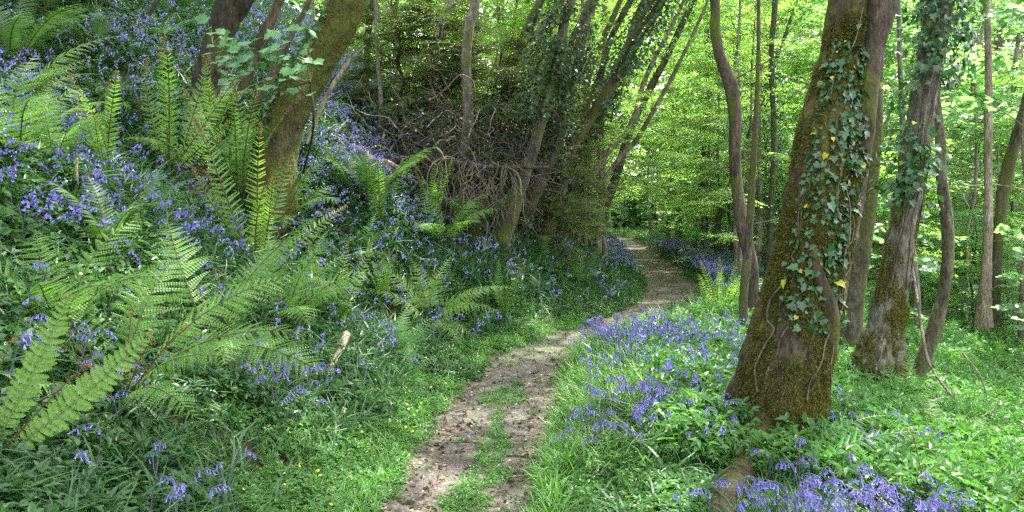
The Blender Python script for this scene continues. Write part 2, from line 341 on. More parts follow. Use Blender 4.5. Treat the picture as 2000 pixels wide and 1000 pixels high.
# ---------------------------------------------------------------- sprays and crowns
def spray(seed, leafl=.12, leafw=.5, dens=1., tmpl=None, jit=.3):
    """flat fan of leaves about 1 m long, with its twigs; material slots 0 leaf, 1 twig"""
    rg = np.random.default_rng(seed); P, D = [], []; tw = []
    def tw_line(a, b, r): tw.append((a, b, r))
    main = lambda s: np.array([s, .08*math.sin(s*4+seed), -.12*s*s])
    n = int(9*dens)
    prev = main(0)
    for s in np.linspace(.1, 1, 7): tw_line(prev, main(s), .006*(1.15-s)); prev = main(s)
    for k in range(n):
        s = .12+.88*k/n; sd = 1 if k % 2 else -1; ln = .5*(1-.65*s)*rg.uniform(.7, 1.2); a = sd*rg.uniform(.6, 1.0)
        d = np.array([math.cos(a), math.sin(a), rg.normal(-.05, .12)]); o = main(s); tw_line(o, o+d*ln, .003)
        m = max(2, int(ln/.085*dens))
        for q in range(m+1):
            f = (q+.7)/(m+.7); p = o+d*ln*f+np.array([0, 0, -.05*f*f]); s2 = 1 if q % 2 else -1
            aa = a+(0 if q == m else s2*rg.uniform(.5, 1.)); P.append(p); D.append([math.cos(aa), math.sin(aa), rg.normal(-.1, .2)])
    for q in range(3): P.append(main(1-.08*q)); aa = (q-1)*.7; D.append([math.cos(aa), math.sin(aa), -.1])
    P = np.array(P); D = np.array(D); up = np.array([0, 0, 1.])+rg.normal(0, jit, P.shape)
    B = basis(D, up)*(leafl*rg.uniform(.7, 1.2, len(P)))[:, None, None]
    b = MB(); V, F = tmpl if tmpl else LEAF(1, leafw); b.inst([(V, F, 0)], B, P)
    Lv, Lf, Tv, Tf = b.V, b, [], []
    c = MB()
    for A_, B_, r in tw:
        v, f = tube(np.array([A_, B_]), [r, r*.6], 2, 3); c.add(v, f)
    T = []
    if b.F3: T.append((np.concatenate(b.V), np.concatenate(b.F3), 0))
    else: T.append((np.concatenate(b.V), np.concatenate(b.F4), 0))
    T.append((np.concatenate(c.V), np.concatenate(c.F4), 1)); return T
SPR = {'fine': [spray(k, .085, .5, 1.25) for k in range(3)], 'mid': [spray(10+k, .12, .55) for k in range(3)], 'syc': [spray(20+k, .17, 1, .6, SYC) for k in range(3)],
       'dark': [spray(30+k, .085, .5, 1.3, None, .9) for k in range(3)], 'cheap': [spray(40+k, .15, .6, .62) for k in range(3)]}
def tree_kind(seed, Ht, r0, z0, Rad, nlimb, spk, leafmat, barkmat, per=6, wig=.25, sprs=(.6, 1.1), lean=(0, 0), droop=.25, top=.45):
    rg = np.random.default_rng(seed); n = 9; z = np.linspace(0, Ht, n)
    x = np.cumsum(rg.normal(0, wig*.35, n))+lean[0]*(z/Ht)**1.3; y = np.cumsum(rg.normal(0, wig*.35, n))+lean[1]*(z/Ht)**1.3; x -= x[0]; y -= y[0]
    P = np.column_stack([x, y, z]); r = r0*(1-.8*z/Ht); r[0] *= 1.5
    P2 = P.copy(); P2[0, 2] = -.3
    tb = MB(); v, f = tube(P2, r, 40, 9, .25, seed); tb.add(v, f)
    lb = MB(); cb = MB(); SP, SM = [], []
    for k in range(nlimb):
        t = (k+rg.uniform(0, 1))/nlimb; zz = z0+(Ht*.97-z0)*t; o = np.array([np.interp(zz, z, x), np.interp(zz, z, y), zz]); az = k*2.4+rg.uniform(-.5, .5)
        ln = Rad*(1-.55*max(0, (t-top)/(1-top)))*rg.uniform(.55, 1.1); el = rg.uniform(.1, .7)+.5*t
        d = np.array([math.cos(az)*math.cos(el), math.sin(az)*math.cos(el), math.sin(el)])
        pts = [o]; dd = d.copy()
        for q in range(5):
            pts.append(pts[-1]+dd*ln/5); dd = nrm(dd+rg.normal(0, .16, 3)+np.array([0, 0, -droop*.6]))
        pts = np.array(pts); rr = r0*.32*(1-.6*t)*np.linspace(1, .15, 6); v, f = tube(pts, rr, 10, 5, .15, seed+k); lb.add(v, f)
        for q in range(per):
            s = rg.uniform(.3, 1.); i = min(int(s*5), 4); p = pts[i]+(pts[i+1]-pts[i])*(s*5-i); a = az+rg.uniform(-1.3, 1.3); e = rg.normal(.05, .18)
            D = np.array([math.cos(a)*math.cos(e), math.sin(a)*math.cos(e), math.sin(e)]); SP.append(p); SM.append(basis(D[None], np.array([[rg.normal(0, .2), rg.normal(0, .2), 1.]]))[0]*rg.uniform(*sprs))
    SP = np.array(SP); SM = np.array(SM)
    for k in range(3): cb.inst(SPR[spk][k], SM[k::3], SP[k::3])
    nm_ = 'tree_%d' % seed
    return {'trunk': tb.mesh(nm_, M[barkmat]), 'branches': lb.mesh(nm_, M[barkmat]), 'crown': cb.mesh(nm_, [M[leafmat], M[barkmat]], False), 'H': Ht, 'z0': z0}
K = {}
def kinds():
    K['lime'] = [tree_kind(100+i, 13+i*2, .08, 1.8, 3.4, 26, 'fine', 'leaf_lime', 'bark_far', 7, .3, (.8, 1.4)) for i in range(3)]
    K['mid'] = [tree_kind(110+i, 14+i*2, .09, 1.4, 3.0, 26, 'mid', 'leaf_mid', 'bark_far', 6, .3, (.8, 1.3)) for i in range(3)]
    K['blue'] = [tree_kind(120+i, 10+i*3, .07, .9, 2.8, 20, 'syc', 'leaf_blue', 'bark_pale', 5, .3, (.8, 1.2)) for i in range(2)]
    K['bush'] = [tree_kind(130+i, 3.2+i, .045, .35, 1.5, 18, 'mid', ('leaf_mid', 'leaf_blue', 'leaf_lime')[i], 'bark', 7, .2, (.5, .9)) for i in range(3)]
    K['dark'] = [tree_kind(140+i, 4.2, .07, .3, 1.9, 36, 'dark', 'leaf_dark', 'bark_dark', 14, .25, (.5, .9), droop=.5) for i in range(2)]
    K['canopy'] = [tree_kind(150+i, 14, .25, 7.5, 4.2, 18, 'cheap', 'leaf_canopy', 'bark_dark', 5, .2, (.9, 1.5)) for i in range(2)]
    K['dense'] = [tree_kind(170+i, 14, .25, 7.0, 4.6, 28, 'cheap', 'leaf_canopy', 'bark_dark', 8, .2, (.9, 1.5)) for i in range(2)]
    K['sapling'] = [tree_kind(160+i, 1.9, .014, .3, .55, 9, 'syc', 'leaf_blue', 'bark', 2, .1, (.4, .7)) for i in range(2)]
def plant_tree(kind, i, loc, rz, s, label, cat, group=None, name=None, trunk=True, sz=1.):
    k = K[kind][i % len(K[kind])]
    nmm = {'dark': 'evergreen_shrub', 'bush': 'leafy_bush', 'sapling': 'sapling'}.get(kind, 'woodland_tree')
    e = obj(name or nmm, None, None, loc); e.rotation_euler = (0, 0, rz); e.scale = (s, s, s*sz); tag(e, label, cat, group)
    obj('trunk' if kind not in ('dark', 'bush') else 'stem', k['trunk'], e)
    obj('branches', k['branches'], e); obj('crown' if kind not in ('dark', 'bush') else 'foliage', k['crown'], e); return e
# ---------------------------------------------------------------- foreground trees traced onto the ground they stand on
def surf_pts(C, r, n, rg, t0, t1, a0, a1):
    """random points on the outside of a swept trunk; returns points, outward normals, axis"""
    t = rg.uniform(t0, t1, n)*(len(C)-1); i = np.minimum(t.astype(int), len(C)-2); f = (t-i)[:, None]
    ax = nrm(C[i+1]-C[i]); a = rg.uniform(a0, a1, n); d = np.stack([np.cos(a), np.sin(a), np.zeros(n)], -1); d = nrm(d-(d*ax).sum(-1, keepdims=True)*ax)
    g = SURF[skey(C)]+C[0]; s = g.shape[1]; gc = C[i][:, None]; dirs = nrm(g[i]-gc); j = np.argmax((dirs*d[:, None]).sum(-1), 1); h = rg.uniform(-.5, .5, n); j2 = (j+np.where(h > 0, 1, -1)) % s; h = np.abs(h)[:, None]
    A = g[i, j]*(1-h)+g[i, j2]*h; B = g[i+1, j]*(1-h)+g[i+1, j2]*h; P = A*(1-f)+B*f
    nn = nrm(np.cross(g[i, (j+1) % s]-g[i, (j-1) % s], g[i+1, j]-g[i, j])); nn = nn*np.sign((nn*d).sum(-1, keepdims=True)+1e-9); return P, nn, np.zeros(n), ax
SURF = {}
def skey(C): return (len(C),)+tuple(np.round(C[-1]-C[0], 3))
def ivy_leaves(C, r, n, seed, t0=0, t1=1, a0=-math.pi, a1=0., size=(.03, .065), off=(.01, .06), yellow=.03, patch=2.2, thr=-.1):
    rg = np.random.default_rng(seed); c, d, rr, ax = surf_pts(C, r, n*3, rg, t0, t1, a0, a1)
    p = c+d*(rr+rg.uniform(off[0], off[1], len(rr)))[:, None]
    k = vn(p*patch, seed)+.5*vn(p*patch*3, seed+1) > thr; p, d, ax = p[k][:n], d[k][:n], ax[k][:n]; m = len(p)
    tip = nrm(-ax*rg.uniform(.2, 1.2, (m, 1))+rg.normal(0, .45, (m, 3))+d*.35); up = d+rg.normal(0, .35, (m, 3))+np.array([0, 0, .45])
    B = basis(tip, up)*(size[0]+(size[1]-size[0])*rg.random(m)**1.8)[:, None, None]*rg.choice([.6, 1, 1.2], m)[:, None, None]
    b = MB(); y = rg.random(m) < yellow; b.inst([(IVY[0], IVY[1], 0)], B[~y], p[~y]); b.inst([(IVY[0], IVY[1], 1)], B[y], p[y]); return b
def ivy_plant(C, r, label, group, seed, n, stems=5, mat='ivy', **kw):
    e = obj('ivy_plant', None, None, tuple(C[0])); tag(e, label, 'ivy', group); off = C[0]
    b = ivy_leaves(C-off, r, n, seed, **kw); obj('leaves', b.mesh('ivy_leaves', [M[mat], M['ivy_yellow']], False), e)
    rg = np.random.default_rng(seed+5); a0, a1 = kw.get('a0', -math.pi), kw.get('a1', 0.)
    for q in range(stems):
        a = rg.uniform(a0, a1); pts = []; t0 = kw.get('t0', 0); t1 = kw.get('t1', 1)
        for t in np.linspace(t0*.6, t1*rg.uniform(.6, 1), 16):
            i = int(t*(len(C)-1)); a += rg.normal(0, .13); ax = nrm(C[min(i+1, len(C)-1)]-C[max(i-1, 0)]); d = np.array([math.cos(a), math.sin(a), 0]); d = nrm(d-(d@ax)*ax); pts.append(C[i]-off+d*(r[i]*1.02+.006))
        v, f = tube(pts, np.linspace(.008, .003, 16), 50, 5, .2, q); s = MB(); s.add(v, f); obj('stem', s.mesh('ivy_stem', M['dead']), e)
    return e
def moss_tufts(C, r, n, seed, t0, t1, a0, a1, rough_fn=None, size=(.012, .03), fade=0.):
    rg = np.random.default_rng(seed); c, d, rr, ax = surf_pts(C, r, n, rg, t0, t1, a0, a1); p = c+d*rg.uniform(-.003, .006, n)[:, None]
    zf = (p[:, 2]-p[:, 2].min())/np.ptp(p[:, 2]); k = vn(p*3.1, seed)+.6*vn(p*9, seed+2) > rg.uniform(-.75, .35, n)+fade*zf*1.3-fade*.4; p, d, ax = p[k], d[k], ax[k]; m = len(p)
    B = basis(nrm(d*.7-ax*rg.uniform(0, 1, (m, 1))+rg.normal(0, .5, (m, 3))), d+rg.normal(0, .5, (m, 3)))*rg.uniform(size[0], size[1], m)[:, None, None]
    b = MB(); V, F = LEAF(1, .45); b.inst([(V, F, 0)], B, p); return b
def lean_tree(pts, widths, label, cat='tree', name='woodland_tree', mat='bark', depth=None, dy=0., sink=.2, height=11., crown=None, cscale=1., rough=.16, sides=14, freq=3., flute=None, group=None, wob=.4, seed=0, base=None, flare=1.25, topdir=None, ridge=.1):
    """pts: the trunk's course as seen, from its foot on the ground upwards"""
    rg = np.random.default_rng(seed+77); b0 = hit(*pts[0]) if base is None else np.array(base); y0 = depth or b0[1]
    P = [b0 if depth is None else at(*pts[0], y0)]; n = len(pts)
    for k in range(1, n): P.append(at(*pts[k], y0+dy*k/(n-1)))
    rad = [widths[k]/2*P[k][1]/FPX for k in range(n)]; rad[0] *= flare
    P[0] = P[0]-np.array([0, 0, sink]); P = [np.array(p) for p in P]
    if height:
        d = nrm(P[-1]-P[-2]) if topdir is None else nrm(np.array(topdir, float)); r = rad[-1]; z0 = P[-1][2]; m = max(2, int((height-z0)/1.6))
        for q in range(m):
            d = nrm(d+rg.normal(0, .12, 3)*wob+np.array([0, 0, .16])); P.append(P[-1]+d*((height-z0)/m)); rad.append(r*(1-.75*(q+1)/m))
    P = np.array(P); e = obj(name, None, None, tuple(P[0])); tag(e, label, cat, group); L_ = P-P[0]; ns = max(30, int(np.linalg.norm(np.diff(P, axis=0), axis=1).sum()/.055))
    gr = []; v, f = tube(L_, rad, ns, sides, rough, seed, flute=flute, freq=freq, ridge=ridge, grid=gr); SURF[skey(spl(P, rad, ns)[0])] = gr[0]; b = MB(); b.add(v, f); obj('trunk', b.mesh('trunk', M[mat]), e)
    C, r = spl(P, rad, ns)
    if crown:
        kd, i = crown; k = K[kd][i % len(K[kd])]; i0 = int(.8*(ns-1)); o = C[i0]-P[0]; s = cscale
        for nn in ('branches', 'crown'):
            q = obj(nn, k[nn], e, (o[0], o[1], o[2]-k['z0']*s)); q.scale = (s, s, s); q.rotation_euler = (0, 0, rg.uniform(0, 6.28))
            q.location = (o[0], o[1], o[2]-k['z0']*s)
    return e, C, r
def twig(parent, name, P, rad, mat, sides=6, seed=0, n=None, rough=.12):
    b = MB(); v, f = tube(P, rad, n or max(8, len(P)*4), sides, rough, seed, freq=12); b.add(v, f); return obj(name, b.mesh(name, M[mat]), parent)
def side_branch(e, C, t, dirv, ln, r0, mat, seed, name='branch', n=6, droop=-.05, jit=.14):
    rg = np.random.default_rng(seed); o = C[int(t*(len(C)-1))]-np.array(e.location); d = nrm(np.array(dirv, float)); P = [o]
    for k in range(n): P.append(P[-1]+d*ln/n); d = nrm(d+rg.normal(0, jit, 3)+np.array([0, 0, droop]))
    P = np.array(P); twig(e, name, P, np.linspace(r0, r0*.15, n+1), mat, 6, seed, 20); return P+np.array(e.location)
# ---------------------------------------------------------------- ferns
def frond(seed, Lg=.8, pairs=26, wmax=.16, a0=80, a1=20, style='pinnate', stipe=.18, coil=0., shape='lance', mats=('fern', 'stipe'), droopp=.15, sway=.05, angp=68, knob=1.):
    rg = np.random.default_rng(seed); n = 60; t = np.linspace(0, 1, n); ang = np.radians(a0+(a1-a0)*t**1.3)
    if coil: ang = ang-np.where(t > 1-coil, ((t-(1-coil))/coil)**1.4*4.6, 0)
    step = Lg/n*np.where(t > 1-coil, .45, 1) if coil else np.full(n, Lg/n)
    x = np.cumsum(np.cos(ang)*step); z = np.cumsum(np.sin(ang)*step); y = sway*Lg*np.sin(t*2.5+seed)*t
    C = np.column_stack([x, y, z]); C = np.vstack([[0, 0, -.03], C]); T = nrm(np.gradient(C, axis=0)); b = MB()
    r = np.linspace(.0045, .0012, n+1)*(Lg/.8)**.5
    v, f = tube(C[::3], r[::3]*(1.0 if not coil else 1.25), 22, 5); b.add(v, f, 1)
    if style == 'bare': 
        if coil:
            pass
    PP, BB, AA = [], [], []
    for k in range(pairs):
        s = stipe+(1-stipe)*(k+.3)/pairs; q = (s-stipe)/(1-stipe)
        w = {'lance': math.sin(math.pi*min(1, (q*.86+.12))**.85)**.8, 'tri': (1-q)**.85*1.05, 'para': min(1, .35+q*2.2)*min(1, (1-q)*2.6+.06)}[shape]*wmax
        if coil and s > 1-coil: w *= .3
        i = min(int(s*n)+1, n); tt = T[i]; side = np.array([0, 1., 0]); side = nrm(side-(side@tt)*tt); up = np.cross(tt, side); up = up if up[2] > 0 or abs(up[2]) < .3 else -up
        for sd in (1, -1):
            a = math.radians(angp-q*16+rg.normal(0, 4)); d = nrm(tt*math.cos(a)+side*sd*math.sin(a)-up*droopp*rg.uniform(.4, 1.4)+rg.normal(0, .05, 3))
            PP.append(C[i]); AA.append(w*rg.uniform(.88, 1.08)); BB.append(basis(d[None], up[None]+rg.normal(0, .12, (1, 3)))[0])
    PP, BB, AA = np.array(PP), np.array(BB), np.array(AA)
    # pinna templates, unit length along x
    def pin(style):
        c = MB()
        if style == 'pinnate':
            m = 11; S, O, Q = [], [], []
            for k in range(m):
                s = (k+.4)/m; w = .095*(1-s)**.55+.012
                for sd in (1, -1):
                    a = math.radians(62); S.append(basis(np.array([[math.cos(a), sd*math.sin(a), -.1]]), np.array([[0, 0, 1.]]))[0]*w); O.append([s, 0, -.12*s*s])
            V, F = LEAF(1, 1.1, .1, .15, .5); c.inst([(V, F, 0)], np.array(S), np.array(O)); c.add(*[(np.array([(0, -.006, 0), (0, .006, 0), (1, .002, -.12), (1, -.002, -.12)])), np.array([(0, 1, 2, 3)])][:2], 0)
        elif style == 'lobed':
            m = 8; V = [(0, 0, 0)]; 
            for k in range(m+1):
                s = k/m; V += [(s, 0, -.15*s*s)]
            V = []; F = []
            for sd in (1, -1):
                for k in range(m):
                    s0, s1 = k/m, (k+1)/m; w0 = .105*(1-s0)**.5+.01; sm = s0+.72/m; i = len(V)
                    V += [(s0, 0, -.15*s0**2), (s0+.25/m, sd*w0*.9, .02-.15*s0**2), (sm+.15/m, sd*w0*.85, .01-.15*s1**2), (s1, 0, -.15*s1**2)]
                    F += [(i, i+3, i+2, i+1)] if sd > 0 else [(i, i+1, i+2, i+3)]
            c.add(V, F)
        elif style == 'chunky':
            V, F = [], []; m = 9; wf = lambda s: .2*min(1, (s*8+.25)**.5)*(1-s**3.2)**.6
            for sd in (1, -1):
                for k in range(m):
                    s0, s1 = k/m, (k+1)/m; i = len(V); zz = .035*rng.normal()
                    V += [(s0, 0, .12*s0**2), (s0+.03/m, sd*wf(s0)*.86, .06+.12*s0**2+zz), (s0+.75/m, sd*wf(s0+.75/m)*1.1, .06+.12*s1**2+zz), (s1, 0, .12*s1**2)]
                    F += [(i, i+3, i+2, i+1)] if sd > 0 else [(i, i+1, i+2, i+3)]
            c.add(V, F)
        else:
            V, F = LEAF(1, .22, .1, .12); c.add(V, F)
        return [(np.concatenate(c.V), np.concatenate(c.F4), 0)]
    if style != 'bare': b.inst(pin(style), BB*AA[:, None, None], PP)
    if coil or style == 'bare':   # brown scales and a crozier knob at the tip
        V, F = LEAF(1, .5, .1, .3); m = int(160*knob); s = rg.uniform(.05 if style == 'bare' else .75, 1, m)**.6; i = np.minimum((s*n).astype(int)+1, n); d = nrm(rg.normal(0, 1, (m, 3)))
        b.inst([(V, F, 2)], basis(d, rg.normal(0, 1, (m, 3)))*rg.uniform(.005, .012, m)[:, None, None], C[i]+d*.004)
    return b.mesh('frond', [M[mats[0]], M[mats[1]], M['scale']], False)
FR = {}
def fronds():
    FR['arch'] = [frond(k, .8, 18, .155, 72-6*k, 8-9*k, 'pinnate') for k in range(4)]
    FR['soft'] = [frond(10+k, .7, 17, .15, 60-6*k, -5-10*k, 'pinnate', mats=('fern_soft', 'stipe_green'), shape='tri') for k in range(3)]
    FR['bright'] = [frond(20+k, .8, 19, .18, 55-8*k, -8-6*k, 'pinnate', mats=('fern_bright', 'stipe_green'), shape='tri') for k in range(3)]
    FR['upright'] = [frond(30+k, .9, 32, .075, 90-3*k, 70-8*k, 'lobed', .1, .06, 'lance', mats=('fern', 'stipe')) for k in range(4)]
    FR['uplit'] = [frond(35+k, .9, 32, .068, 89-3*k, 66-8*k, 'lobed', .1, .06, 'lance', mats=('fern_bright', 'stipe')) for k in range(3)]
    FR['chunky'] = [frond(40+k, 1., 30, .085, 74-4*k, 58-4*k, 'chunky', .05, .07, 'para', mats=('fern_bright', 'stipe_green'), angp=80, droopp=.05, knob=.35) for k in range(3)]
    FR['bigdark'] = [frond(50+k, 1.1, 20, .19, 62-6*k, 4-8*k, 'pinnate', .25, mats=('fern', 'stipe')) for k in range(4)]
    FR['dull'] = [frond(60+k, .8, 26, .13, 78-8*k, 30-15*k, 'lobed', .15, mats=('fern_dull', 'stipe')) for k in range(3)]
    FR['crozier'] = [frond(70+k, .8, 2, .01, 86, 78-6*k, 'bare', .1, .16, mats=('fern', 'stipe')) for k in range(3)]
ferncount = 0
def fern(px, py, label, mix='arch', n=8, s=1., spread=(0, 2*math.pi), group=None, extra=None, lean=.12, base=None, custom=None):
    global ferncount; ferncount += 1; rg = np.random.default_rng(500+ferncount)
    p = hit(px, py) if base is None else np.array(base); gs = 1.28 if 5 < p[1] < 13 else 1.0; gs = 1.5 if (p[0] > pc(p[1]) and p[1] < 9) else gs; e = obj('fern', None, None, (p[0], p[1], G(p[0], p[1]))); tag(e, label, 'fern', group); e.rotation_euler = (R(9 if mix in ('upright', 'uplit', 'dull') or (custom and custom[0][3] != 'bright' and custom[0][3] != 'soft') else 27), 0, 0)
    todo = custom or [(spread[0]+(spread[1]-spread[0])*(k+rg.uniform(.1, .9))/n, rg.normal(0, lean), s*rg.uniform(.75, 1.12), mix) for k in range(n)]
    if extra: todo = todo+extra
    for k, t_ in enumerate(todo):
        yaw, tilt, sc_, kd = t_[:4]; side = t_[4] if len(t_) > 4 else 0
        me = FR[kd][int(rg.integers(len(FR[kd])))]; o = obj('frond', me, e, (rg.normal(0, .02), rg.normal(0, .02), -.01)); o.scale = (sc_*gs,)*3; o.rotation_euler = (Matrix.Rotation(side, 3, 'Y') @ Matrix.Rotation(yaw, 3, 'Z') @ Matrix.Rotation(tilt, 3, 'Y') @ Matrix.Rotation(rg.normal(0, .1), 3, 'X')).to_euler()
    # last year's brown litter round the crown of the fern is part of the soil scatter
    return e
kinds(); fronds()
# ---------------------------------------------------------------- ground cover (uncountable: stuff)
def sample(n, r0, r1, p=1.6, hw=.70, rg=rng):
    """points in a wedge in front of the viewer, denser close by; p=2 even on screen rows, 0 even on the ground"""
    u = rg.random(n)
    if abs(p-2) < 1e-6: r = r0*(r1/r0)**u
    else: r = (r0**(2-p)+u*(r1**(2-p)-r0**(2-p)))**(1/(2-p))
    a = rg.uniform(-hw, hw, n); return r*np.sin(a), r*np.cos(a)
def parts_of(x, y):
    d = x-pc(y); hw = pw(y)/2*(1+.16*n2(x*0+np.sign(d)*9, y, 1.7, 21, 3)+.1*n2(np.sign(d)*5, y, 6, 22, 2))
    return d, np.abs(d)-hw
def gpts(x, y, dz=0): return np.stack([x, y, G(x, y)+dz], -1)
def slope_tilt(x, y, k=.35):
    e = .15; gx_ = (G(x+e, y)-G(x-e, y))/(2*e); return np.stack([-gx_*k, 0*gx_, np.ones_like(gx_)], -1)
def scatter(name, T, x, y, mats, smin, smax, tilt=.25, dz=0, rg=rng, smooth=False, upk=.4, scale=None):
    if name != 'gravel': fm = footprint(x, y); x, y = x[fm], y[fm]; scale = None if scale is None else scale[fm]
    b = MB(); N = len(x); T = T if isinstance(T[0], list) else [T]
    up = nrm(slope_tilt(x, y, upk)+rg.normal(0, tilt, (N, 3))*np.array([1, 1, .2])); a = rg.uniform(0, 2*np.pi, N); hx = np.stack([np.cos(a), np.sin(a), 0*a], -1)
    X_ = nrm(hx-(hx*up).sum(-1, keepdims=True)*up); Y_ = np.cross(up, X_); B = np.stack([X_, Y_, up], -1)*(rg.uniform(smin, smax, N) if scale is None else scale)[:, None, None]
    P = gpts(x, y, dz)
    for k in range(len(T)): b.inst(T[k], B[k::len(T)], P[k::len(T)])
    return tag(obj(name, b.mesh(name, mats, smooth)), kind='stuff')
def tuft(n, w, bend, spread, seed, seg=3, lr=(.6, 1.1), slot=0):
    rg = np.random.default_rng(seed); V, F = [], []; c = 0
    for k in range(n):
        v, f = blade(rg.uniform(*lr), w*rg.uniform(.7, 1.2), bend*rg.uniform(.4, 1.4), seg, rg.uniform(.05, .3)); a = rg.uniform(0, 6.28); v = v@rotz(a)[0].T+np.array([rg.normal(0, spread), rg.normal(0, spread), 0]); V.append(v); F.append(f+c); c += len(v)
    return [(np.vstack(V), np.vstack(F), slot)]
def rosette(n, lw, stalk, seed, three=False, hmax=.6, slot=0, up=.25):
    """low leafy plant: leaves held out on short stalks; unit size"""
    rg = np.random.default_rng(seed); V, F = [], []; c = 0
    for k in range(n):
        a = rg.uniform(0, 6.28); rr = rg.uniform(.1, .5); h = rg.uniform(.15, hmax); 
        for q in ((-.9, 0, .9) if three else (0,)):
            v, f = LEAF(stalk, lw*stalk, .15, .25); v = v@rotx(rg.normal(0, .25))[0].T@roty(rg.normal(-up, .3))[0].T@rotz(a+q)[0].T+np.array([rr*math.cos(a), rr*math.sin(a), h]); V.append(v); F.append(f+c); c += len(v)
        v = np.array([(0, 0, 0), (.02, .01, 0), (rr*math.cos(a)+.02, rr*math.sin(a), h), (rr*math.cos(a), rr*math.sin(a), h)]); V.append(v); F.append(np.array([(0, 1, 2, 3)])+c); c += 4
    return [(np.vstack(V), np.vstack(F), slot)]
# --- pixel blobs name places on the ground
def spots(L, h=0.):
    out = []
    for px, py, r, w in L:
        p = hit(px, py)
        for _ in range(2 if h else 0): p = hit(px, py+h*FPX/p[1])
        out.append((p[:2], r, w))
    return out
BRIGHTV = spots([(1170, 760, .6, 1), (1200, 700, .7, 1), (1150, 820, .4, .9), (1230, 660, .9, 1), (1330, 650, 1.0, .8), (1300, 760, .6, .6), (1110, 900, .25, .6)])
BLUE = spots([(1210, 800, .3, .55), (1270, 760, .4, 1.), (1350, 740, .4, 1.), (1410, 730, .3, .8), (1230, 740, .3, .8), (1290, 690, .6, .5), (1280, 650, .7, 1.), (1340, 640, .7, .9), (1240, 630, .5, .6), (1390, 660, .6, .6), (1400, 800, .25, .5),
              (1510, 975, .22, .9), (1590, 960, .22, 1.), (1680, 970, .22, 1.), (1750, 940, .2, .8), (1820, 985, .2, .8), (1540, 880, .15, .6), (1460, 820, .15, .5), (1500, 850, .12, .5), (1660, 840, .22, .7), (1740, 830, .2, .6), (1840, 960, .15, .6),
              (1380, 520, 1.2, 2.), (1340, 500, 2.0, 2.), (1300, 480, 3., 2.), (1420, 550, .8, .8), (1420, 620, .5, .5), (1220, 430, 2., .4),
              (560, 690, .5, .75), (500, 700, .4, .6), (600, 740, .3, .4), (640, 480, .8, .9), (700, 600, .3, .5), (820, 600, .6, .8), (880, 640, .3, .3), (960, 640, .4, .4), (740, 640, .4, .5), (300, 880, .3, .45), (240, 930, .15, .35), (390, 880, .3, .4), (430, 900, .2, .3), (380, 830, .2, .2), (170, 890, .15, .2),
              (60, 610, .5, .4), (30, 370, .9, .9), (120, 390, .8, .9), (220, 370, .8, .8), (330, 400, .8, .7), (400, 440, .6, .7), (560, 440, .5, .5), (450, 500, .5, .35), (250, 260, 1.6, .9), (150, 200, 2., .9), (120, 130, 2.2, .9), (240, 120, 2.5, 1.), (60, 230, 1.2, .7), (330, 150, 2., .9), (360, 270, 1.2, .7), (250, 40, 3., 1), (100, 60, 2.5, .7), (380, 20, 3., 1), (350, 90, 2.5, .9), (310, 330, .8, .8), (500, 240, 1.5, .7), (440, 160, 2.5, .8),
              (640, 290, 1.2, 1.5), (680, 310, 1.2, 1.5), (720, 330, 1.2, 1.5), (760, 370, 1., 1.4), (660, 350, 1., 1.2), (800, 390, .8, 1.3), (840, 420, .8, 1.), (880, 440, .6, .9), (720, 400, .8, .5), (600, 300, .8, .8), (650, 220, 2., 1.), (700, 240, 2., .9), (700, 180, 3, .8), (620, 150, 3, .8), (1090, 480, 1., .6), (1130, 440, 1.6, .9), (1160, 480, .8, .5), (950, 470, .7, .5)], .26)
BARE = spots([(490, 730, .5, 1.1), (570, 720, .45, 1.1), (630, 750, .25, 1), (430, 880, .35, 1.1), (520, 900, .3, 1.), (350, 820, .45, 1), (230, 830, .5, 1), (130, 900, .35, .9), (790, 625, .35, .9), (640, 640, .3, .7), (880, 440, .8, .9), (980, 480, .8, .9), (1060, 490, .8, .9), (400, 390, .4, .8), (420, 260, .5, .6), (100, 560, .4, .6), (60, 640, .3, .6)])
def blob(L, x, y):
    r = 0
    for (c, rad, w) in L: r = np.maximum(r, w*np.exp(-((x-c[0])**2+(y-c[1])**2)/(rad*rad)))
    return r
def keep(x, y, p, rg=rng): k = rg.random(len(x)) < p; return x[k], y[k]
def footprint(x, y, extra=0.):
    m = np.ones(len(x), bool)
    for fx, fy, fr in FEET: m &= (x-fx)**2+(y-fy)**2 > (fr+extra)**2
    return m
h_ = hit(1545, 850); FEET = [(h_[0], h_[1]+.28, .38)]
ROOT = [hit(px, py) for px, py in ((1482, 880), (1458, 915), (1434, 960), (1405, 1025), (1385, 1120))]; FEET += [(p[0], p[1]-.02, .12) for p in ROOT]+[((ROOT[k][0]+ROOT[k+1][0])/2, (ROOT[k][1]+ROOT[k+1][1])/2-.02, .12) for k in range(4)]
STRIP = lambda x, y: (np.abs(x-pc(y)-.03-.07*n2(x*0, y, 1.1, 40)) < .10+.10*n2(x*0+3, y, 2.0, 41)+.06*n2(x, y, 7, 43)) & (y < 6.9)
STRIP2 = lambda x, y: (y > 7.6) & (y < 9.6) & (n2(x, y, 2.2, 45) > -.15)
def onpath(x, y): d, e = parts_of(x, y); return (e < 0) & ~STRIP(x, y) & ~(STRIP2(x, y) & (x > pc(y)-.35))
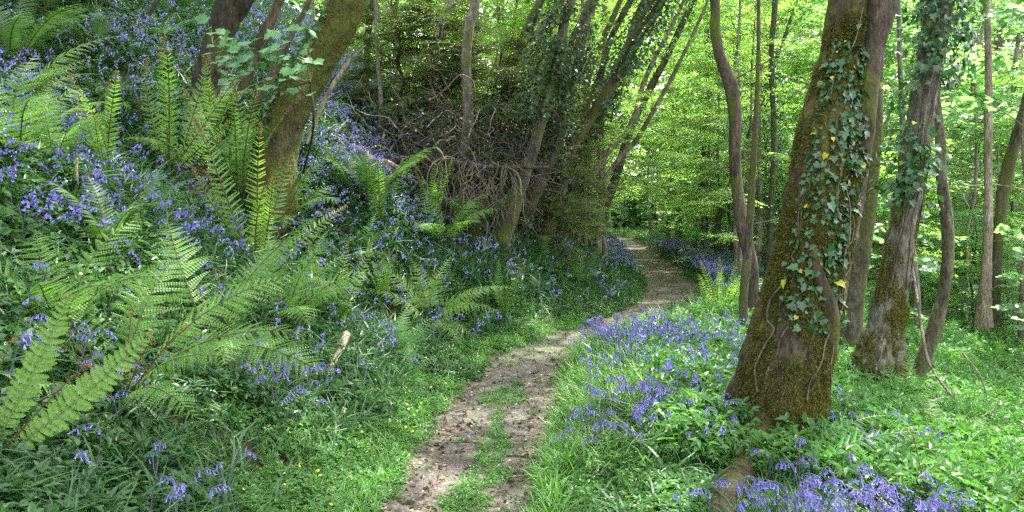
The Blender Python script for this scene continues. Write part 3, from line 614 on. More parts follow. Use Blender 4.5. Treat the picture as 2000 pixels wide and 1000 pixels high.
# 1 straps (bluebell leaves) on the bank and among the right-hand flowers
x, y = sample(44000, 1.7, 13, 1.5); d, e = parts_of(x, y); u = -d-pw(y)/2
pr = (1-.8*blob(BARE, x, y))*np.where(d < 0, np.clip((u-.3)/.5, 0, 1)*(.35+.5*(n2(x, y, .9, 50) > -.1)), .10+.5*blob(BLUE, x, y))*(e > .06)
x, y = keep(x, y, pr)
scatter('bluebell_leaves', [tuft(6, .055, .9, .08, k, 4) for k in range(5)], x, y, M['strap'], .16, .40, .3, scale=np.interp(np.hypot(x, y), [3, 6, 9], [.19, .24, .30])*rng.uniform(.65, 1.3, len(x)))
x, y = sample(90000, 12, 60, 1.7, .68); d, e = parts_of(x, y); x, y = keep(x, y, (e > .1)*np.where(d < 0, .9, .5)*(1-.8*blob(BARE, x, y)))
scatter('hillside_grass', [tuft(6, .10, .8, .16, 20+k, 2) for k in range(4)], x, y, M['strap'], .15, .28, .35, scale=None)
# 2 fine bright grass
x, y = sample(60000, 2.2, 15, 1.5); d, e = parts_of(x, y)
pr = (d > 0)*(blob(BRIGHTV, x, y)*1.1+.22*(n2(x, y, .8, 60) > 0))+(d < 0)*(e < 1.3)*.22*(1-.9*blob(BARE, x, y))+STRIP(x, y)*.75+STRIP2(x, y)*(e < 0)*.4
pr *= ((e > -.02) | STRIP(x, y) | STRIP2(x, y)); pr = np.maximum(pr, (np.abs(e) < .09)*.45); gx1, gy1 = keep(x, y, pr)
d1 = gx1-pc(gy1); sc1 = np.where(np.abs(d1) < pw(gy1)/2, .06, np.interp(d1, [-2, 0, .6, 1.6], [.14, .12, .22, .24]))*rng.uniform(.6, 1.3, len(gx1))
scatter('grass', [tuft(9, .030, .7, .16, 40+k, 3) for k in range(5)], gx1, gy1, M['grass'], .1, .3, .25, scale=sc1)
# right-hand hollow: soft pale ground layer
x, y = sample(52000, 5, 40, 1.5, .66); d, e = parts_of(x, y); x, y = keep(x, y, (d > 1.0)*.8)
scatter('hollow_grass', [tuft(10, .028, .8, .2, 50+k, 2) for k in range(4)], x, y, M['grass'], .12, .34, .45)
# 3 low leafy herbs: verges, bank, hollow
x, y = sample(100000, 1.7, 18, 1.4); d, e = parts_of(x, y); u = -d-pw(y)/2
pr = np.where(d < 0, np.where(e < 1.0, 1., .16+.55*(n2(x, y, .8, 70) > .05)), np.where(e < .8, .85, .8))*(e > -.05)+STRIP(x, y)*.8+.03*(e < 0)
x, y = keep(x, y, pr*(1-.55*blob(BRIGHTV, x, y))*(1-.93*blob(BARE, x, y))); d = x-pc(y)
s = np.interp(np.abs(d)-pw(y)/2, [-.2, 0, .5, 1.5], [.045, .06, .075, .105])*rng.uniform(.6, 1.4, len(x))
hk = n2(x, y, .7, 72) > np.where((d < 0) & (np.abs(d) > 1.15), -.8, .35)  # picks herbs with shade in their colour, mostly out on the left bank
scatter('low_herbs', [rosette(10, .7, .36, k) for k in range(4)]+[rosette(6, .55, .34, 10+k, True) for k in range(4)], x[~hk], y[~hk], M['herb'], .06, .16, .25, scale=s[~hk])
scatter('shade_tinted_herbs', [rosette(8, .7, .42, 20+k) for k in range(4)]+[rosette(5, .55, .42, 30+k, True, 1.) for k in range(4)], x[hk], y[hk], M['herb_shade_tint'], .06, .2, .3, scale=s[hk]*1.15)
x, y = sample(70000, 4.5, 45, 1.4, .68); d, e = parts_of(x, y); x, y = keep(x, y, (e > .2)*np.where(d > 1.2, .8, 0))
scatter('hollow_herbs', [rosette(9, .42, .24, 40+k, k > 1, 1.1) for k in range(6)], x, y, M['herb'], .14, .30, .35)
x, y = sample(16000, 2.5, 14, 1.5); d, e = parts_of(x, y); BRAM = spots([(80, 430, .9, 1), (60, 520, .6, 1), (180, 470, .6, .9), (150, 600, .4, .8), (280, 520, .5, .6), (350, 560, .4, .5), (600, 620, .4, .4), (470, 470, .5, .4), (700, 800, .25, .5), (1340, 850, .3, .3), (1250, 900, .3, .3), (1420, 880, .3, .3), (1180, 950, .3, .3), (1650, 900, .5, .4), (1850, 850, .6, .4)]); x, y = keep(x, y, (e > .1)*blob(BRAM, x, y)*.6)
scatter('bramble_leaves', [rosette(5, .72, .34, 60+k, True, 1.3) for k in range(5)], x, y, leaf_mat('bramble_leaf', (.03, .085, .02), (.06, .14, .035), (.10, .20, .06), .3, 1.6, .6, .2), .12, .26, .3, scale=np.where(x > pc(y), .10, .15)*rng.uniform(.65, 1.35, len(x)))
# 4 litter, stones and bits on the path
def chip(seed):
    rg = np.random.default_rng(seed); a = np.sort(rg.uniform(0, 6.28, 5)); V = np.column_stack([np.cos(a), np.sin(a)*.45, rg.normal(0, .22, 5)]); V = np.vstack([[0, 0, .15], V]); return [(V, np.array([(0, 1+k, 1+(k+1) % 5) for k in range(5)]), 0)]
def stickt(seed):
    rg = np.random.default_rng(seed); v, f = tube(np.array([[-1, 0, .03], [-.3, rg.normal(0, .12), .08], [.4, rg.normal(0, .12), .05], [1, 0, .03]]), [.03, .035, .03, .015], 6, 4); return [(v, f, 0)]
x, y = sample(32000, 1.8, 16, 1.4); d, e = parts_of(x, y); x, y = keep(x, y, np.where(e < 0, np.where((np.abs(d) > .2), .9, .5), .10)*(e < .2)+.08+.8*blob(BARE, x, y))
scatter('leaf_litter', [chip(k) for k in range(6)], x, y, M['litter'], .008, .034, .4, .02, upk=1)
x, y = sample(12000, 1.8, 14, 1.4); d, e = parts_of(x, y); x, y = keep(x, y, np.where(e < .05, .6, .10))
scatter('twig_litter', [stickt(k) for k in range(5)], x, y, M['dead'], .02, .09, .1, .016, upk=1)
def stone(seed):
    rg = np.random.default_rng(seed); P = rg.normal(0, 1, (14, 3)); P = nrm(P); import itertools
    phi = np.array([(math.cos(a)*math.cos(e), math.sin(a)*math.cos(e), math.sin(e)*.6) for e in (-.5, .4, 1.1) for a in np.arange(6)*1.047]); phi *= rg.uniform(.75, 1.15, (18, 1)); V = np.vstack([phi, [0, 0, .62]])
    F = [(r*6+k, r*6+(k+1) % 6, r*6+6+(k+1) % 6) for r in range(2) for k in range(6)]+[(r*6+k, r*6+6+(k+1) % 6, r*6+6+k) for r in range(2) for k in range(6)]+[(12+k, 12+(k+1) % 6, 18) for k in range(6)]
    return [(V, np.array(F), 0)]
x, y = sample(9000, 1.8, 14, 1.4); d, e = parts_of(x, y); x, y = keep(x, y, np.where(e < .0, .5, .0))
scatter('gravel', [stone(k) for k in range(4)], x, y, plain('pebble', (.2, .17, .14), .8, (.42, .38, .33), 8), .004, .014, .2, .012, upk=1)
# celandines
x, y = sample(900, 3.2, 8, 1.2); d, e = parts_of(x, y); x, y = keep(x, y, (e > 0)*(e < .9)*np.where(d < 0, .75, .12))
fl = [(np.vstack([[0, 0, 1.3]]+[[math.cos(a)*(1 if k % 2 else .45), math.sin(a)*(1 if k % 2 else .45), 1.5] for k, a in enumerate(np.arange(14)/14*6.283)]), np.array([(0, 1+k, 1+(k+1) % 14) for k in range(14)]), 0)]
scatter('celandine_flowers', [fl], x, y, M['yellow'], .009, .014, .3, .05)
# ---------------------------------------------------------------- bluebells
def bell(seed, n=6):
    t = [(0, .25), (.35, .42), (.75, .42), (.92, .6), (1., .95)]; V, F = [], []
    for z, r in t:
        for k in range(n): a = k/n*6.283; V.append((r*.32*math.cos(a), r*.32*math.sin(a), -z))
    for i in range(len(t)-1):
        for k in range(n): F.append((i*n+k, i*n+(k+1) % n, (i+1)*n+(k+1) % n, (i+1)*n+k))
    return np.array(V), np.array(F)
def bluebell_kind(seed):
    rg = np.random.default_rng(seed); h = rg.uniform(.24, .32); P = [(0, 0, 0), (.01, 0, h*.5), (.02, .005, h*.85), (.045, .005, h), (.085, 0, h*1.01), (.11, 0, h*.93)]
    st = MB(); v, f = tube(P, [.003, .0028, .0025, .002, .0015, .001], 16, 5); st.add(v, f); C = spline(P, 30); n = rg.integers(8, 13); hb = MB(); V, F = bell(0)
    for k in range(n):
        t = .58+.42*k/(n-1); c = C[int(t*29)]; a = rg.uniform(-1.4, 1.4)+(0 if k % 2 else 2.2); l = .012*(1.3-t)*2; o = c+np.array([math.cos(a)*l+.004, math.sin(a)*l, -.003]); s = rg.uniform(.017, .022)
        m = roty(rg.normal(-.35*math.cos(a), .25))[0]@rotx(rg.normal(.35*math.sin(a), .25))[0]*s; hb.inst([(V, F, 0)], m[None], o[None]); v, f = tube([c, o], [.0008, .0008], 2, 3); hb.add(v, f, 1)
    lb = MB(); T = tuft(5, .055, .9, .03, seed+900, 5); lb.add(T[0][0]*.26, T[0][1])
    return st.mesh('stem', M['bell_stem']), hb.mesh('flower_head', [M['bell'], M['bell_stem']], True), lb.mesh('leaves', M['strap'], False)
BB = [bluebell_kind(300+k) for k in range(7)]
rb = np.random.default_rng(12)
x, y = sample(60000, 1.9, 9.5, 1.3, .62, rb); dens = np.clip(blob(BLUE, x, y), 0, 1)**1.3; d, e = parts_of(x, y); dens *= (e > .12)*(.35+.65*(n2(x, y, 3, 81) > -.05)); x, y = keep(x, y, dens*np.where(y > 5, np.where(d > 0, .26, .11), np.where(d > 0, .2, .09)), rb)
o_ = np.argsort(np.hypot(x, y)); x, y = x[o_], y[o_]; m = footprint(x, y); x, y = x[m], y[m]
u_, v_, _d = proj(gpts(x, y, .25)); inf = (u_ > 5) & (u_ < 1995) & (v_ > 0) & (v_ < 990); idx = np.where(inf)[0]
nh = min(285, len(idx)); hero = idx[:nh]; rest = np.setdiff1d(np.arange(len(x)), hero)
def bb_label(px, py):
    if px > 1420 and py > 880: return 'violet bluebell in the dense drift at the foot of the mossy ivy tree', 'bluebells at the foot of the mossy tree'
    if px > 1420: return 'bluebell rising among pale ferns beside the mossy ivy trunk', 'bluebells beside the mossy trunk'
    if px > 1050: return 'bluebell in the sunny drift on the grassy verge right of the path', 'bluebells on the verge right of the path'
    if px < 480 and py > 760: return 'bluebell under the big green fern at the bottom of the bank', 'bluebells under the big fern'
    if px > 460 and py > 600: return 'bluebell in the dark hollow above the cut branch on the bank', 'bluebells above the cut branch'
    if py > 560: return 'scattered bluebell among dark herbs on the lower bank', 'bluebells on the lower bank'
    return 'bluebell on the shaded upper bank among straps and ferns', 'bluebells on the upper bank'
for k in hero:
    i = int(rb.integers(7)); e_ = obj('bluebell', None, None, (x[k], y[k], G(x[k], y[k])-.01)); l, g_ = bb_label(*[float(q) for q in (u_[k], v_[k])]); tag(e_, l, 'bluebell', g_)
    e_.rotation_euler = (rb.normal(0, .13), rb.normal(0, .13), rb.uniform(0, 6.28)); s = rb.uniform(.8, 1.12); e_.scale = (s, s, s)
    for nn, me in zip(('stem', 'flower_head', 'leaves'), BB[i]): obj(nn, me, e_)
print('bluebells', len(x), 'hero', nh)
def simple_bb(seed, nb, s=1., far=False):
    rg = np.random.default_rng(seed); V, F = [], []; c = 0; L = []
    v = np.array([(-.002, 0, 0), (.002, 0, 0), (.05, .002, .28), (.05, -.002, .28)]); L.append((v, np.array([(0, 1, 2, 3)]), 1))
    for k in range(nb):
        t = k/(nb-1); o = np.array([.03+.07*t, 0, .235+.055*math.sin(t*2.2)])+rg.normal(0, .008, 3); w = .0085*s; h = .019*s; a = rg.uniform(0, 6.28)
        q = np.array([(math.cos(a+j*2.094)*w, math.sin(a+j*2.094)*w, -h) for j in range(3)]+[(0, 0, 0)])@rotx(rg.normal(0, .4))[0].T+o; V.append(q); F.append(np.array([(3, 0, 1), (3, 1, 2), (3, 2, 0)])+c); c += 4
    L.append((np.vstack(V), np.vstack(F), 0)); return L
scatter('bluebell_drift', [simple_bb(k, 8) for k in range(5)], x[rest], y[rest], [M['bell'], M['bell_stem']], .9, 1.3, .2)
x, y = sample(120000, 6.5, 45, 1.3, .66, rb); d, e = parts_of(x, y); u = -d
dens = np.maximum(blob(BLUE, x, y), (u > 4.5)*(y > 8)*.42*(n2(x, y, .5, 82) > -.15))*np.where((y > 9) & (x < pc(y)), 1.1, 1)*(e > .2); dens *= np.maximum(.15+.85*(n2(x, y, 1.3, 83) > 0), np.clip(dens-.7, 0, 1))*np.where(x < pc(y), np.interp(y, [7, 11], [.4, 1.]), 1); dens *= np.where((y < 9.5) & (np.hypot(x, y) < 9.5), .2, .62)
x, y = keep(x, y, dens, rb); print('far bells', len(x))
fs = np.interp(y, [6, 12, 25, 45], [.8, .85, 1.15, 1.6])*rb.uniform(.8, 1.2, len(x))
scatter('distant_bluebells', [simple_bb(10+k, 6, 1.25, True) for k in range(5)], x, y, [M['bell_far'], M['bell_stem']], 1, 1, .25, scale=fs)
# ---------------------------------------------------------------- the big trees
TC = {}
def big_flute(t, th): return 1+.17*np.exp(-t*30)+.22*np.exp(-t*85)*(1+np.sin(th*5+1.2))*(.4+.55*np.sin(th*4+.6)+.4*np.sin(th*7))+.08*np.sin(th*3+t*9)+.05*np.sin(th*5-t*14)
e, C, r = lean_tree([(1520, 868), (1526, 760), (1553, 640), (1582, 500), (1606, 350), (1628, 200), (1652, 90), (1662, 0)], [172, 166, 150, 140, 128, 108, 92, 84],
    'massive leaning trunk thick with brown-green moss and ivy right of the path', 'tree', 'mossy_tree', 'bark_heavy', dy=.25, height=12, crown=('canopy', 0), cscale=1.0, rough=.06, sides=110, freq=4., flute=big_flute, flare=1., seed=3, ridge=.14)
TC['moss'] = (C, r); off = C[0]
b = moss_tufts(C-off, r, 120000, 31, .0, .27, -math.pi, .3, size=(.008, .024), fade=.35); obj('moss', b.mesh('moss', M['moss'], False), e)
# second stem fused to its right side, and the raised root limb
y3 = C[0][1]
def child_limb(e, name, pts, widths, ys, mat, seed, ext=None, sides=14, rough=.2):
    P = [at(px, py, yy_)-np.array(e.location) for (px, py), yy_ in zip(pts, ys)]; rad = [w/2*yy_/FPX for w, yy_ in zip(widths, ys)]
    if ext is not None:
        for q in range(5): P.append(P[-1]+np.array(ext)*1.0); rad.append(rad[-1]*.85)
    b = MB(); P = np.array(P); ns = max(16, int(np.linalg.norm(np.diff(P, axis=0), axis=1).sum()/.04)); gr = []; v, f = tube(P, rad, ns, sides, rough, seed, freq=7, ridge=.12, grid=gr); b.add(v, f); obj(name, b.mesh(name, M[mat]), e); C_, r_ = spl(P, rad, ns); SURF[skey(C_)] = gr[0]-P[0]; return P+np.array(e.location), C_+np.array(e.location), r_
child_limb(e, 'second_stem', [(1636, 560), (1662, 420), (1686, 250), (1702, 120), (1724, 0)], [30, 38, 40, 44, 50], [y3+.12, y3+.12, y3+.1, y3+.1, y3+.1], 'bark', 8, ext=(.12, .02, 1.))
child_limb(e, 'root_limb', [(1584, 480), (1598, 535), (1616, 590), (1622, 650), (1606, 740)], [14, 26, 32, 34, 30], [y3-.14, y3-.17, y3-.14, y3-.1, y3+.05], 'bark_heavy', 9)
P_ = [np.array([1520, 0, 0])*0+at(1530, 770, y3+.05)]+[np.array([p[0], p[1], G(p[0], p[1])+h_z]) for p, h_z in zip(ROOT, (.09, .06, .035, 0, -.12))]; P_ = np.array(P_)-off; gr = []; rd = [.17, .135, .105, .09, .07, .04]
v, f = tube(P_, rd, 60, 24, .14, 12, freq=7, ridge=.12, grid=gr); b = MB(); b.add(v, f); obj('root', b.mesh('root', M['bark_heavy']), e); C1, r1 = spl(P_, rd, 60); SURF[skey(C1)] = gr[0]-C1[0]; C1 = C1+off
b = moss_tufts(C1-off, r1, 40000, 33, 0, 1, -math.pi, math.pi, size=(.008, .02)); obj('root_moss', b.mesh('root_moss', M['moss'], False), e)
ivy_plant(C, r*1.04, 'glossy ivy climbing the massive mossy trunk, with a few yellow leaves', None, 41, 1200, 4, t0=.08, t1=.235, a0=-2.45, a1=-.3, size=(.016, .062), off=(.003, .04), yellow=.035, patch=2.4, thr=-.22)
ivy_plant(C, r*1.04, 'sparse young ivy high on the massive mossy trunk', None, 44, 45, 1, t0=.235, t1=.33, a0=-1.9, a1=-.4, size=(.02, .045), thr=-.2)
# second ivy tree
e, C, r = lean_tree([(1700, 765), (1728, 640), (1752, 500), (1778, 350), (1802, 200), (1822, 90), (1836, 0)], [80, 62, 52, 50, 48, 46, 46], 'curved trunk with shredded bark, mossy foot and ivy-wrapped top behind the big mossy tree', 'tree', 'ivy_clad_tree', 'bark_grey', dy=.2, height=12, crown=('canopy', 1), rough=.12, sides=60, freq=6, flare=2.0, seed=5, ridge=.25)
b = moss_tufts(C-C[0], r, 50000, 37, .0, .16, -math.pi, .5, size=(.009, .026), fade=1.); obj('moss', b.mesh('moss', M['moss'], False), e)
ivy_plant(C, r*1.05, 'dense ivy wrapping the upper part of the curved shredded trunk', None, 51, 1900, 8, t0=.17, t1=.42, a0=-3.3, a1=.3, size=(.04, .08), off=(.02, .30), yellow=.02, patch=1.3, thr=-.3)
for q, (px, py) in enumerate([(1690, 765), (1725, 690), (1750, 590)]): pass
# stem behind, between the two
lean_tree([(1650, 700), (1668, 560), (1690, 420), (1700, 330)], [46, 40, 38, 34], 'grey ivy-hung stem standing in shade between the two ivy trees', 'tree', 'woodland_tree', 'bark_moss', height=11, seed=61)
# S-curved slender trunk
e, C, r = lean_tree([(1462, 640), (1468, 530), (1450, 440), (1436, 330), (1436, 240), (1428, 170), (1406, 110), (1396, 50), (1396, 0)], [29, 25, 24, 24, 24, 27, 22, 21, 20], 'slender grey-brown trunk with an S-shaped bend, left of the massive mossy tree', 'tree', 'bent_tree', 'bark', height=12, crown=('canopy', 0), cscale=.8, rough=.14, seed=7)
side_branch(e, C, .28, (.9, 0, .5), 1.6, .012, 'bark', 1); side_branch(e, C, .38, (-.7, .2, .6), 1.3, .012, 'bark', 2)
lean_tree([(1462, 660), (1452, 600), (1458, 520), (1462, 470)], [18, 17, 16, 14], 'short leaning mossy stem tangled at the foot of the S-bent trunk', 'tree', 'woodland_tree', 'bark_moss', height=5, seed=62, depth=None)
# right-hand side stems
lean_tree([(1768, 775), (1800, 710), (1826, 640), (1848, 540), (1850, 440), (1838, 340), (1836, 260)], [26, 27, 27, 24, 20, 18, 18], 'thin curved stem with orange-brown moss on its foot, right of the ivy-topped tree', 'tree', 'woodland_tree', 'bark_moss', height=11, dy=.5, seed=63)
lean_tree([(1922, 672), (1922, 600), (1928, 500), (1930, 400), (1930, 280), (1930, 120), (1926, 0)], [36, 28, 18, 15, 14, 13, 12], 'straight pale peeling trunk standing in the hollow', 'tree', 'pale_tree', 'bark_pale', height=14, crown=('canopy', 1), seed=64)
lean_tree([(1942, 660), (1944, 560), (1950, 460), (1962, 360), (1985, 270), (2010, 190)], [24, 22, 20, 22, 24, 22], 'dark leaning trunk crossing behind the pale trunk at the hollow edge', 'tree', 'woodland_tree', 'bark_moss', height=12, seed=65, depth=13.5)
lean_tree([(1992, 560), (1998, 300), (1990, 100), (1984, 0)], [20, 18, 16, 15], 'pale thin trunk at the extreme right edge of the wood', 'tree', 'pale_tree', 'bark_pale', height=14, seed=66, crown=('mid', 1))
lean_tree([(1798, 660), (1792, 600), (1785, 520), (1778, 430)], [12, 12, 13, 12], 'very thin upright stem behind the shredded trunk', 'tree', 'woodland_tree', 'bark_grey', height=9, seed=67)
# left-hand trees
e, C, r = lean_tree([(392, 225), (402, 170), (420, 100), (432, 50), (446, 0)], [58, 50, 48, 46, 44], 'dark shaded trunk at the upper left with a fork near the top', 'tree', 'dark_tree', 'bark_dark', height=13, crown=('canopy', 1), rough=.12, sides=22, seed=8)
P_ = [at(438, 70, C[0][1])-np.array(e.location), at(458, 35, C[0][1])-np.array(e.location), at(482, -5, C[0][1])-np.array(e.location), at(520, -80, C[0][1])-np.array(e.location)]
twig(e, 'fork', P_, [.11, .10, .09, .07], 'bark_dark', 12, 3, 20)
e, C, r = lean_tree([(512, 395), (535, 320), (560, 235), (600, 150), (642, 75), (682, -5)], [104, 85, 74, 70, 67, 64], 'stout leaning trunk with pale patches and yellow-green moss above the ferns', 'tree', 'leaning_tree', 'bark_patch', height=13, crown=('canopy', 0), cscale=1.05, rough=.08, sides=60, freq=4, seed=9, topdir=(.42, 0, 1), ridge=.12, sink=.75)
b = moss_tufts(C-C[0], r, 9000, 39, .02, .32, -math.pi, .2, size=(.012, .03)); obj('moss', b.mesh('moss', M['moss'], False), e)
ivy_plant(C, r*1.03, 'small dark ivy on the left flank of the stout leaning trunk', None, 53, 420, 3, t0=.02, t1=.24, a0=-3.5, a1=-2.0, size=(.04, .07), yellow=0, thr=-.2)
yT = C[0][1]
lean_tree([(430, 290), (455, 215), (492, 130), (520, 60), (548, -5)], [22, 22, 24, 21, 19], 'upper of two thin brown stems leaning between the dark trunk and stout trunk', 'tree', 'thin_stem', 'bark', depth=yT+.9, height=9, seed=68, topdir=(.5, 0, 1))
lean_tree([(462, 300), (490, 225), (530, 150), (556, 100), (580, 45), (606, -5)], [17, 16, 15, 13, 13, 12], 'lower of two thin brown stems leaning between the dark trunk and stout trunk', 'tree', 'thin_stem', 'bark', depth=yT+.7, height=8, seed=69, topdir=(.5, 0, 1))
lean_tree([(598, 250), (632, 200), (664, 145), (690, 112), (715, 88)], [6, 9, 8, 6, 2], 'pale broken dead branch leaning behind the stout trunk', 'dead branch', 'dead_branch', 'dead_pale', depth=yT+1.2, height=0, seed=70)
lean_tree([(278, 52), (290, 30), (300, 12), (318, -12)], [11, 10, 9, 7], 'thin dark dead stick poking from the bluebells at the top left', 'stick', 'dead_stick', 'dead_dark', height=0, seed=71)
lean_tree([(736, 330), (744, 210), (738, 120), (734, 0)], [8, 8, 7, 7], 'pale whip-thin stem behind the stout leaning trunk', 'tree', 'thin_stem', 'bark_grey', depth=12.5, height=8, seed=72)
lean_tree([(712, 200), (716, 140), (720, 60), (728, 0)], [16, 14, 13, 12], 'small dark upright trunk on the bluebell slope behind the heap of dead branches', 'tree', 'woodland_tree', 'bark_dark', height=12, seed=73, crown=('mid', 0))
# middle: thin stem in front of the dead heap, and the leaning ivy-clad group
ym = hit(905, 400)[1]
e, C, r = lean_tree([(896, 400), (903, 330), (914, 230), (910, 120), (918, 40), (930, -5)], [22, 22, 21, 20, 20, 20], 'slim grey upright stem standing in front of the heap of dead branches', 'tree', 'slim_tree', 'bark_grey', height=11, seed=74, rough=.12)
lean_tree([(848, 230), (856, 100), (868, 40), (882, -5)], [26, 24, 23, 22], 'pale mottled trunk rising behind the dark evergreen shrubs', 'tree', 'woodland_tree', 'bark_pale', depth=ym+4, height=13, seed=75, crown=('lime', 0))
lean_tree([(985, 250), (1000, 140), (1030, 60), (1058, -5)], [22, 22, 20, 18], 'dark slanting stem rising out of the evergreen shrubs', 'tree', 'woodland_tree', 'bark_dark', depth=ym+2.5, height=12, seed=76, topdir=(.4, 0, 1))
lean_tree([(1010, 120), (1060, 50), (1098, 0)], [14, 13, 12], 'thin pale-edged stem crossing the dark slanting stem', 'tree', 'woodland_tree', 'bark_grey', depth=ym+2.4, height=11, seed=77, topdir=(.6, 0, 1))
grp = 'leaning trees on the left bank'
specs = [([(968, 470), (1010, 380), (1046, 280), (1074, 170), (1096, 80), (1118, -5)], [36, 26, 22, 20, 19, 18], 'leftmost thick brown trunk of the leaning clump beside the dead heap', 0, 'bark_moss', 1),
  ([(1002, 480), (1040, 390), (1082, 300), (1104, 200), (1130, 100), (1160, 0)], [26, 24, 22, 22, 20, 20], 'second leaning trunk of the clump, thin and ivy-speckled', .5, 'bark_moss', 1),
  ([(1048, 480), (1090, 380), (1112, 300), (1160, 220), (1205, 150), (1248, 70), (1290, 5)], [34, 27, 25, 21, 20, 19, 18], 'long leaning trunk that reaches farthest over the path, dark ivy at its top', .4, 'bark_moss', 1),
  ([(1080, 475), (1102, 380), (1128, 300), (1180, 200), (1222, 100), (1250, 30)], [32, 24, 18, 17, 20, 20], 'mossy trunk second from the path in the leaning clump', .8, 'bark_moss', 0),
  ([(1150, 480), (1178, 415), (1205, 340), (1222, 280), (1240, 230)], [15, 16, 18, 18, 15], 'slender brown leaning trunk nearest the path at the bend', 0, 'bark', 0),
  ([(1108, 470), (1140, 380), (1178, 310), (1235, 240), (1262, 150)], [12, 12, 12, 11, 10], 'thin pale leaning stem just behind the clump', 1.2, 'bark_pale', 0),
  ([(990, 455), (1022, 350), (1060, 240), (1090, 150), (1125, 60)], [14, 13, 12, 11, 10], 'spindly brown stem threading through the leaning clump', .9, 'bark', 0),
  ([(1030, 470), (1064, 370), (1120, 250), (1168, 160), (1200, 60)], [16, 15, 14, 13, 12], 'ivy-hung thin stem crossing the middle of the leaning clump', 1.1, 'bark_dark', 0),
  ([(1120, 480), (1150, 400), (1180, 350), (1218, 300), (1250, 262)], [11, 11, 10, 10, 9], 'thin brown pole leaning low over the path edge', .3, 'bark_grey', 0),
  ([(1098, 478), (1120, 400), (1132, 330), (1150, 250), (1150, 150)], [14, 13, 13, 12, 12], 'crooked thin stem standing straighter than the leaning clump', .6, 'bark_moss', 0)]
LC = []
def tz(C, py): v = proj(C)[1]; return float(np.interp(-py, -v, np.linspace(0, 1, len(C))))
for k, (pts, wd_, lab, dy_, mt, cr) in enumerate(specs):
    e, C, r = lean_tree(pts, wd_, lab, 'tree', 'leaning_tree', mt, height=10, seed=80+k, topdir=(.55, 0, 1), crown=(('canopy', k) if k in (0, 3) else None), cscale=.6, group=grp, rough=.16, sides=16, dy=0, depth=hit(*pts[0])[1]+dy_); LC.append((e, C, r))
ivy_plant(LC[2][1], LC[2][2], 'heavy dark ivy crown on the long trunk leaning over the path', None, 55, 5200, 4, mat='ivy_dark', t0=tz(LC[2][1], 210), t1=tz(LC[2][1], -150), a0=-3.6, a1=.6, size=(.03, .06), off=(.02, .5), yellow=0, patch=1.1, thr=-.35)
ivy_plant(LC[0][1], LC[0][2], 'dark ivy mass hanging on the leftmost trunk of the clump', None, 56, 4200, 4, mat='ivy_dark', t0=tz(LC[0][1], 240), t1=tz(LC[0][1], 10), a0=-3.9, a1=.8, size=(.03, .06), off=(.02, .45), yellow=0, patch=2.2, thr=-.05)
ivy_plant(LC[1][1], LC[1][2], 'thin ivy trailing down the second trunk of the clump', None, 57, 1500, 3, mat='ivy_dark', t0=.02, t1=tz(LC[1][1], -80), a0=-3.9, a1=.8, size=(.04, .07), off=(.01, .16), yellow=.0, patch=2, thr=0)
ivy_plant(LC[3][1], LC[3][2], 'ivy and bramble trailing on the mossy trunk second from the path', None, 58, 2400, 3, mat='ivy_dark', t0=.02, t1=tz(LC[3][1], -80), a0=-3.9, a1=.8, size=(.04, .07), off=(.01, .2), yellow=.0, patch=2, thr=0)
for k, (pts, wd_, lab) in enumerate([
  ([(1700, 560), (1706, 420), (1700, 250), (1712, 100), (1716, 0)], [14, 13, 12, 12, 11], 'slim ivy-sleeved trunk seen just right of the massive mossy trunk'),
  ([(1890, 560), (1884, 430), (1880, 300), (1872, 120), (1876, 0)], [18, 17, 16, 15, 15], 'dark ivy-sleeved trunk between the shredded trunk and the pale trunk'),
  ([(1960, 560), (1968, 420), (1958, 250), (1950, 100), (1956, 0)], [18, 16, 15, 14, 14], 'ivy-sleeved trunk behind the dark leaning trunk on the right'),
  ([(1500, 560), (1504, 430), (1512, 280), (1506, 120), (1514, 0)], [12, 12, 11, 10, 10], 'thin ivy-sleeved trunk between the S-bent and the massive trunk'),
  ([(1380, 500), (1376, 430), (1372, 330), (1384, 200), (1380, 60)], [14, 12, 11, 10, 10], 'thin dark stem left of the S-bent tree beyond the bluebells'),
  ([(1322, 478), (1326, 420), (1318, 360), (1330, 280)], [12, 11, 10, 9], 'small dark stem beside the far bluebell strip'),
  ([(1412, 520), (1400, 460), (1410, 400), (1430, 350)], [15, 14, 12, 10], 'short crooked mossy stem just left of the S-bent trunk')]):
    e, C, r = lean_tree(pts, wd_, lab, 'tree', 'woodland_tree', ('bark_moss', 'bark_dark', 'bark_grey')[k % 3], height=11, seed=130+k, crown=('mid', k) if k < 2 else None, cscale=.7)
    if k < 4: ivy_plant(C, r, 'ivy sleeve on the '+lab.replace('ivy-sleeved ', ''), None, 140+k, 1500, 2, mat='ivy_dark', t0=.03, t1=.6, a0=-4, a1=1, size=(.03, .065), off=(.02, .22), yellow=0, patch=1.5, thr=-.4)
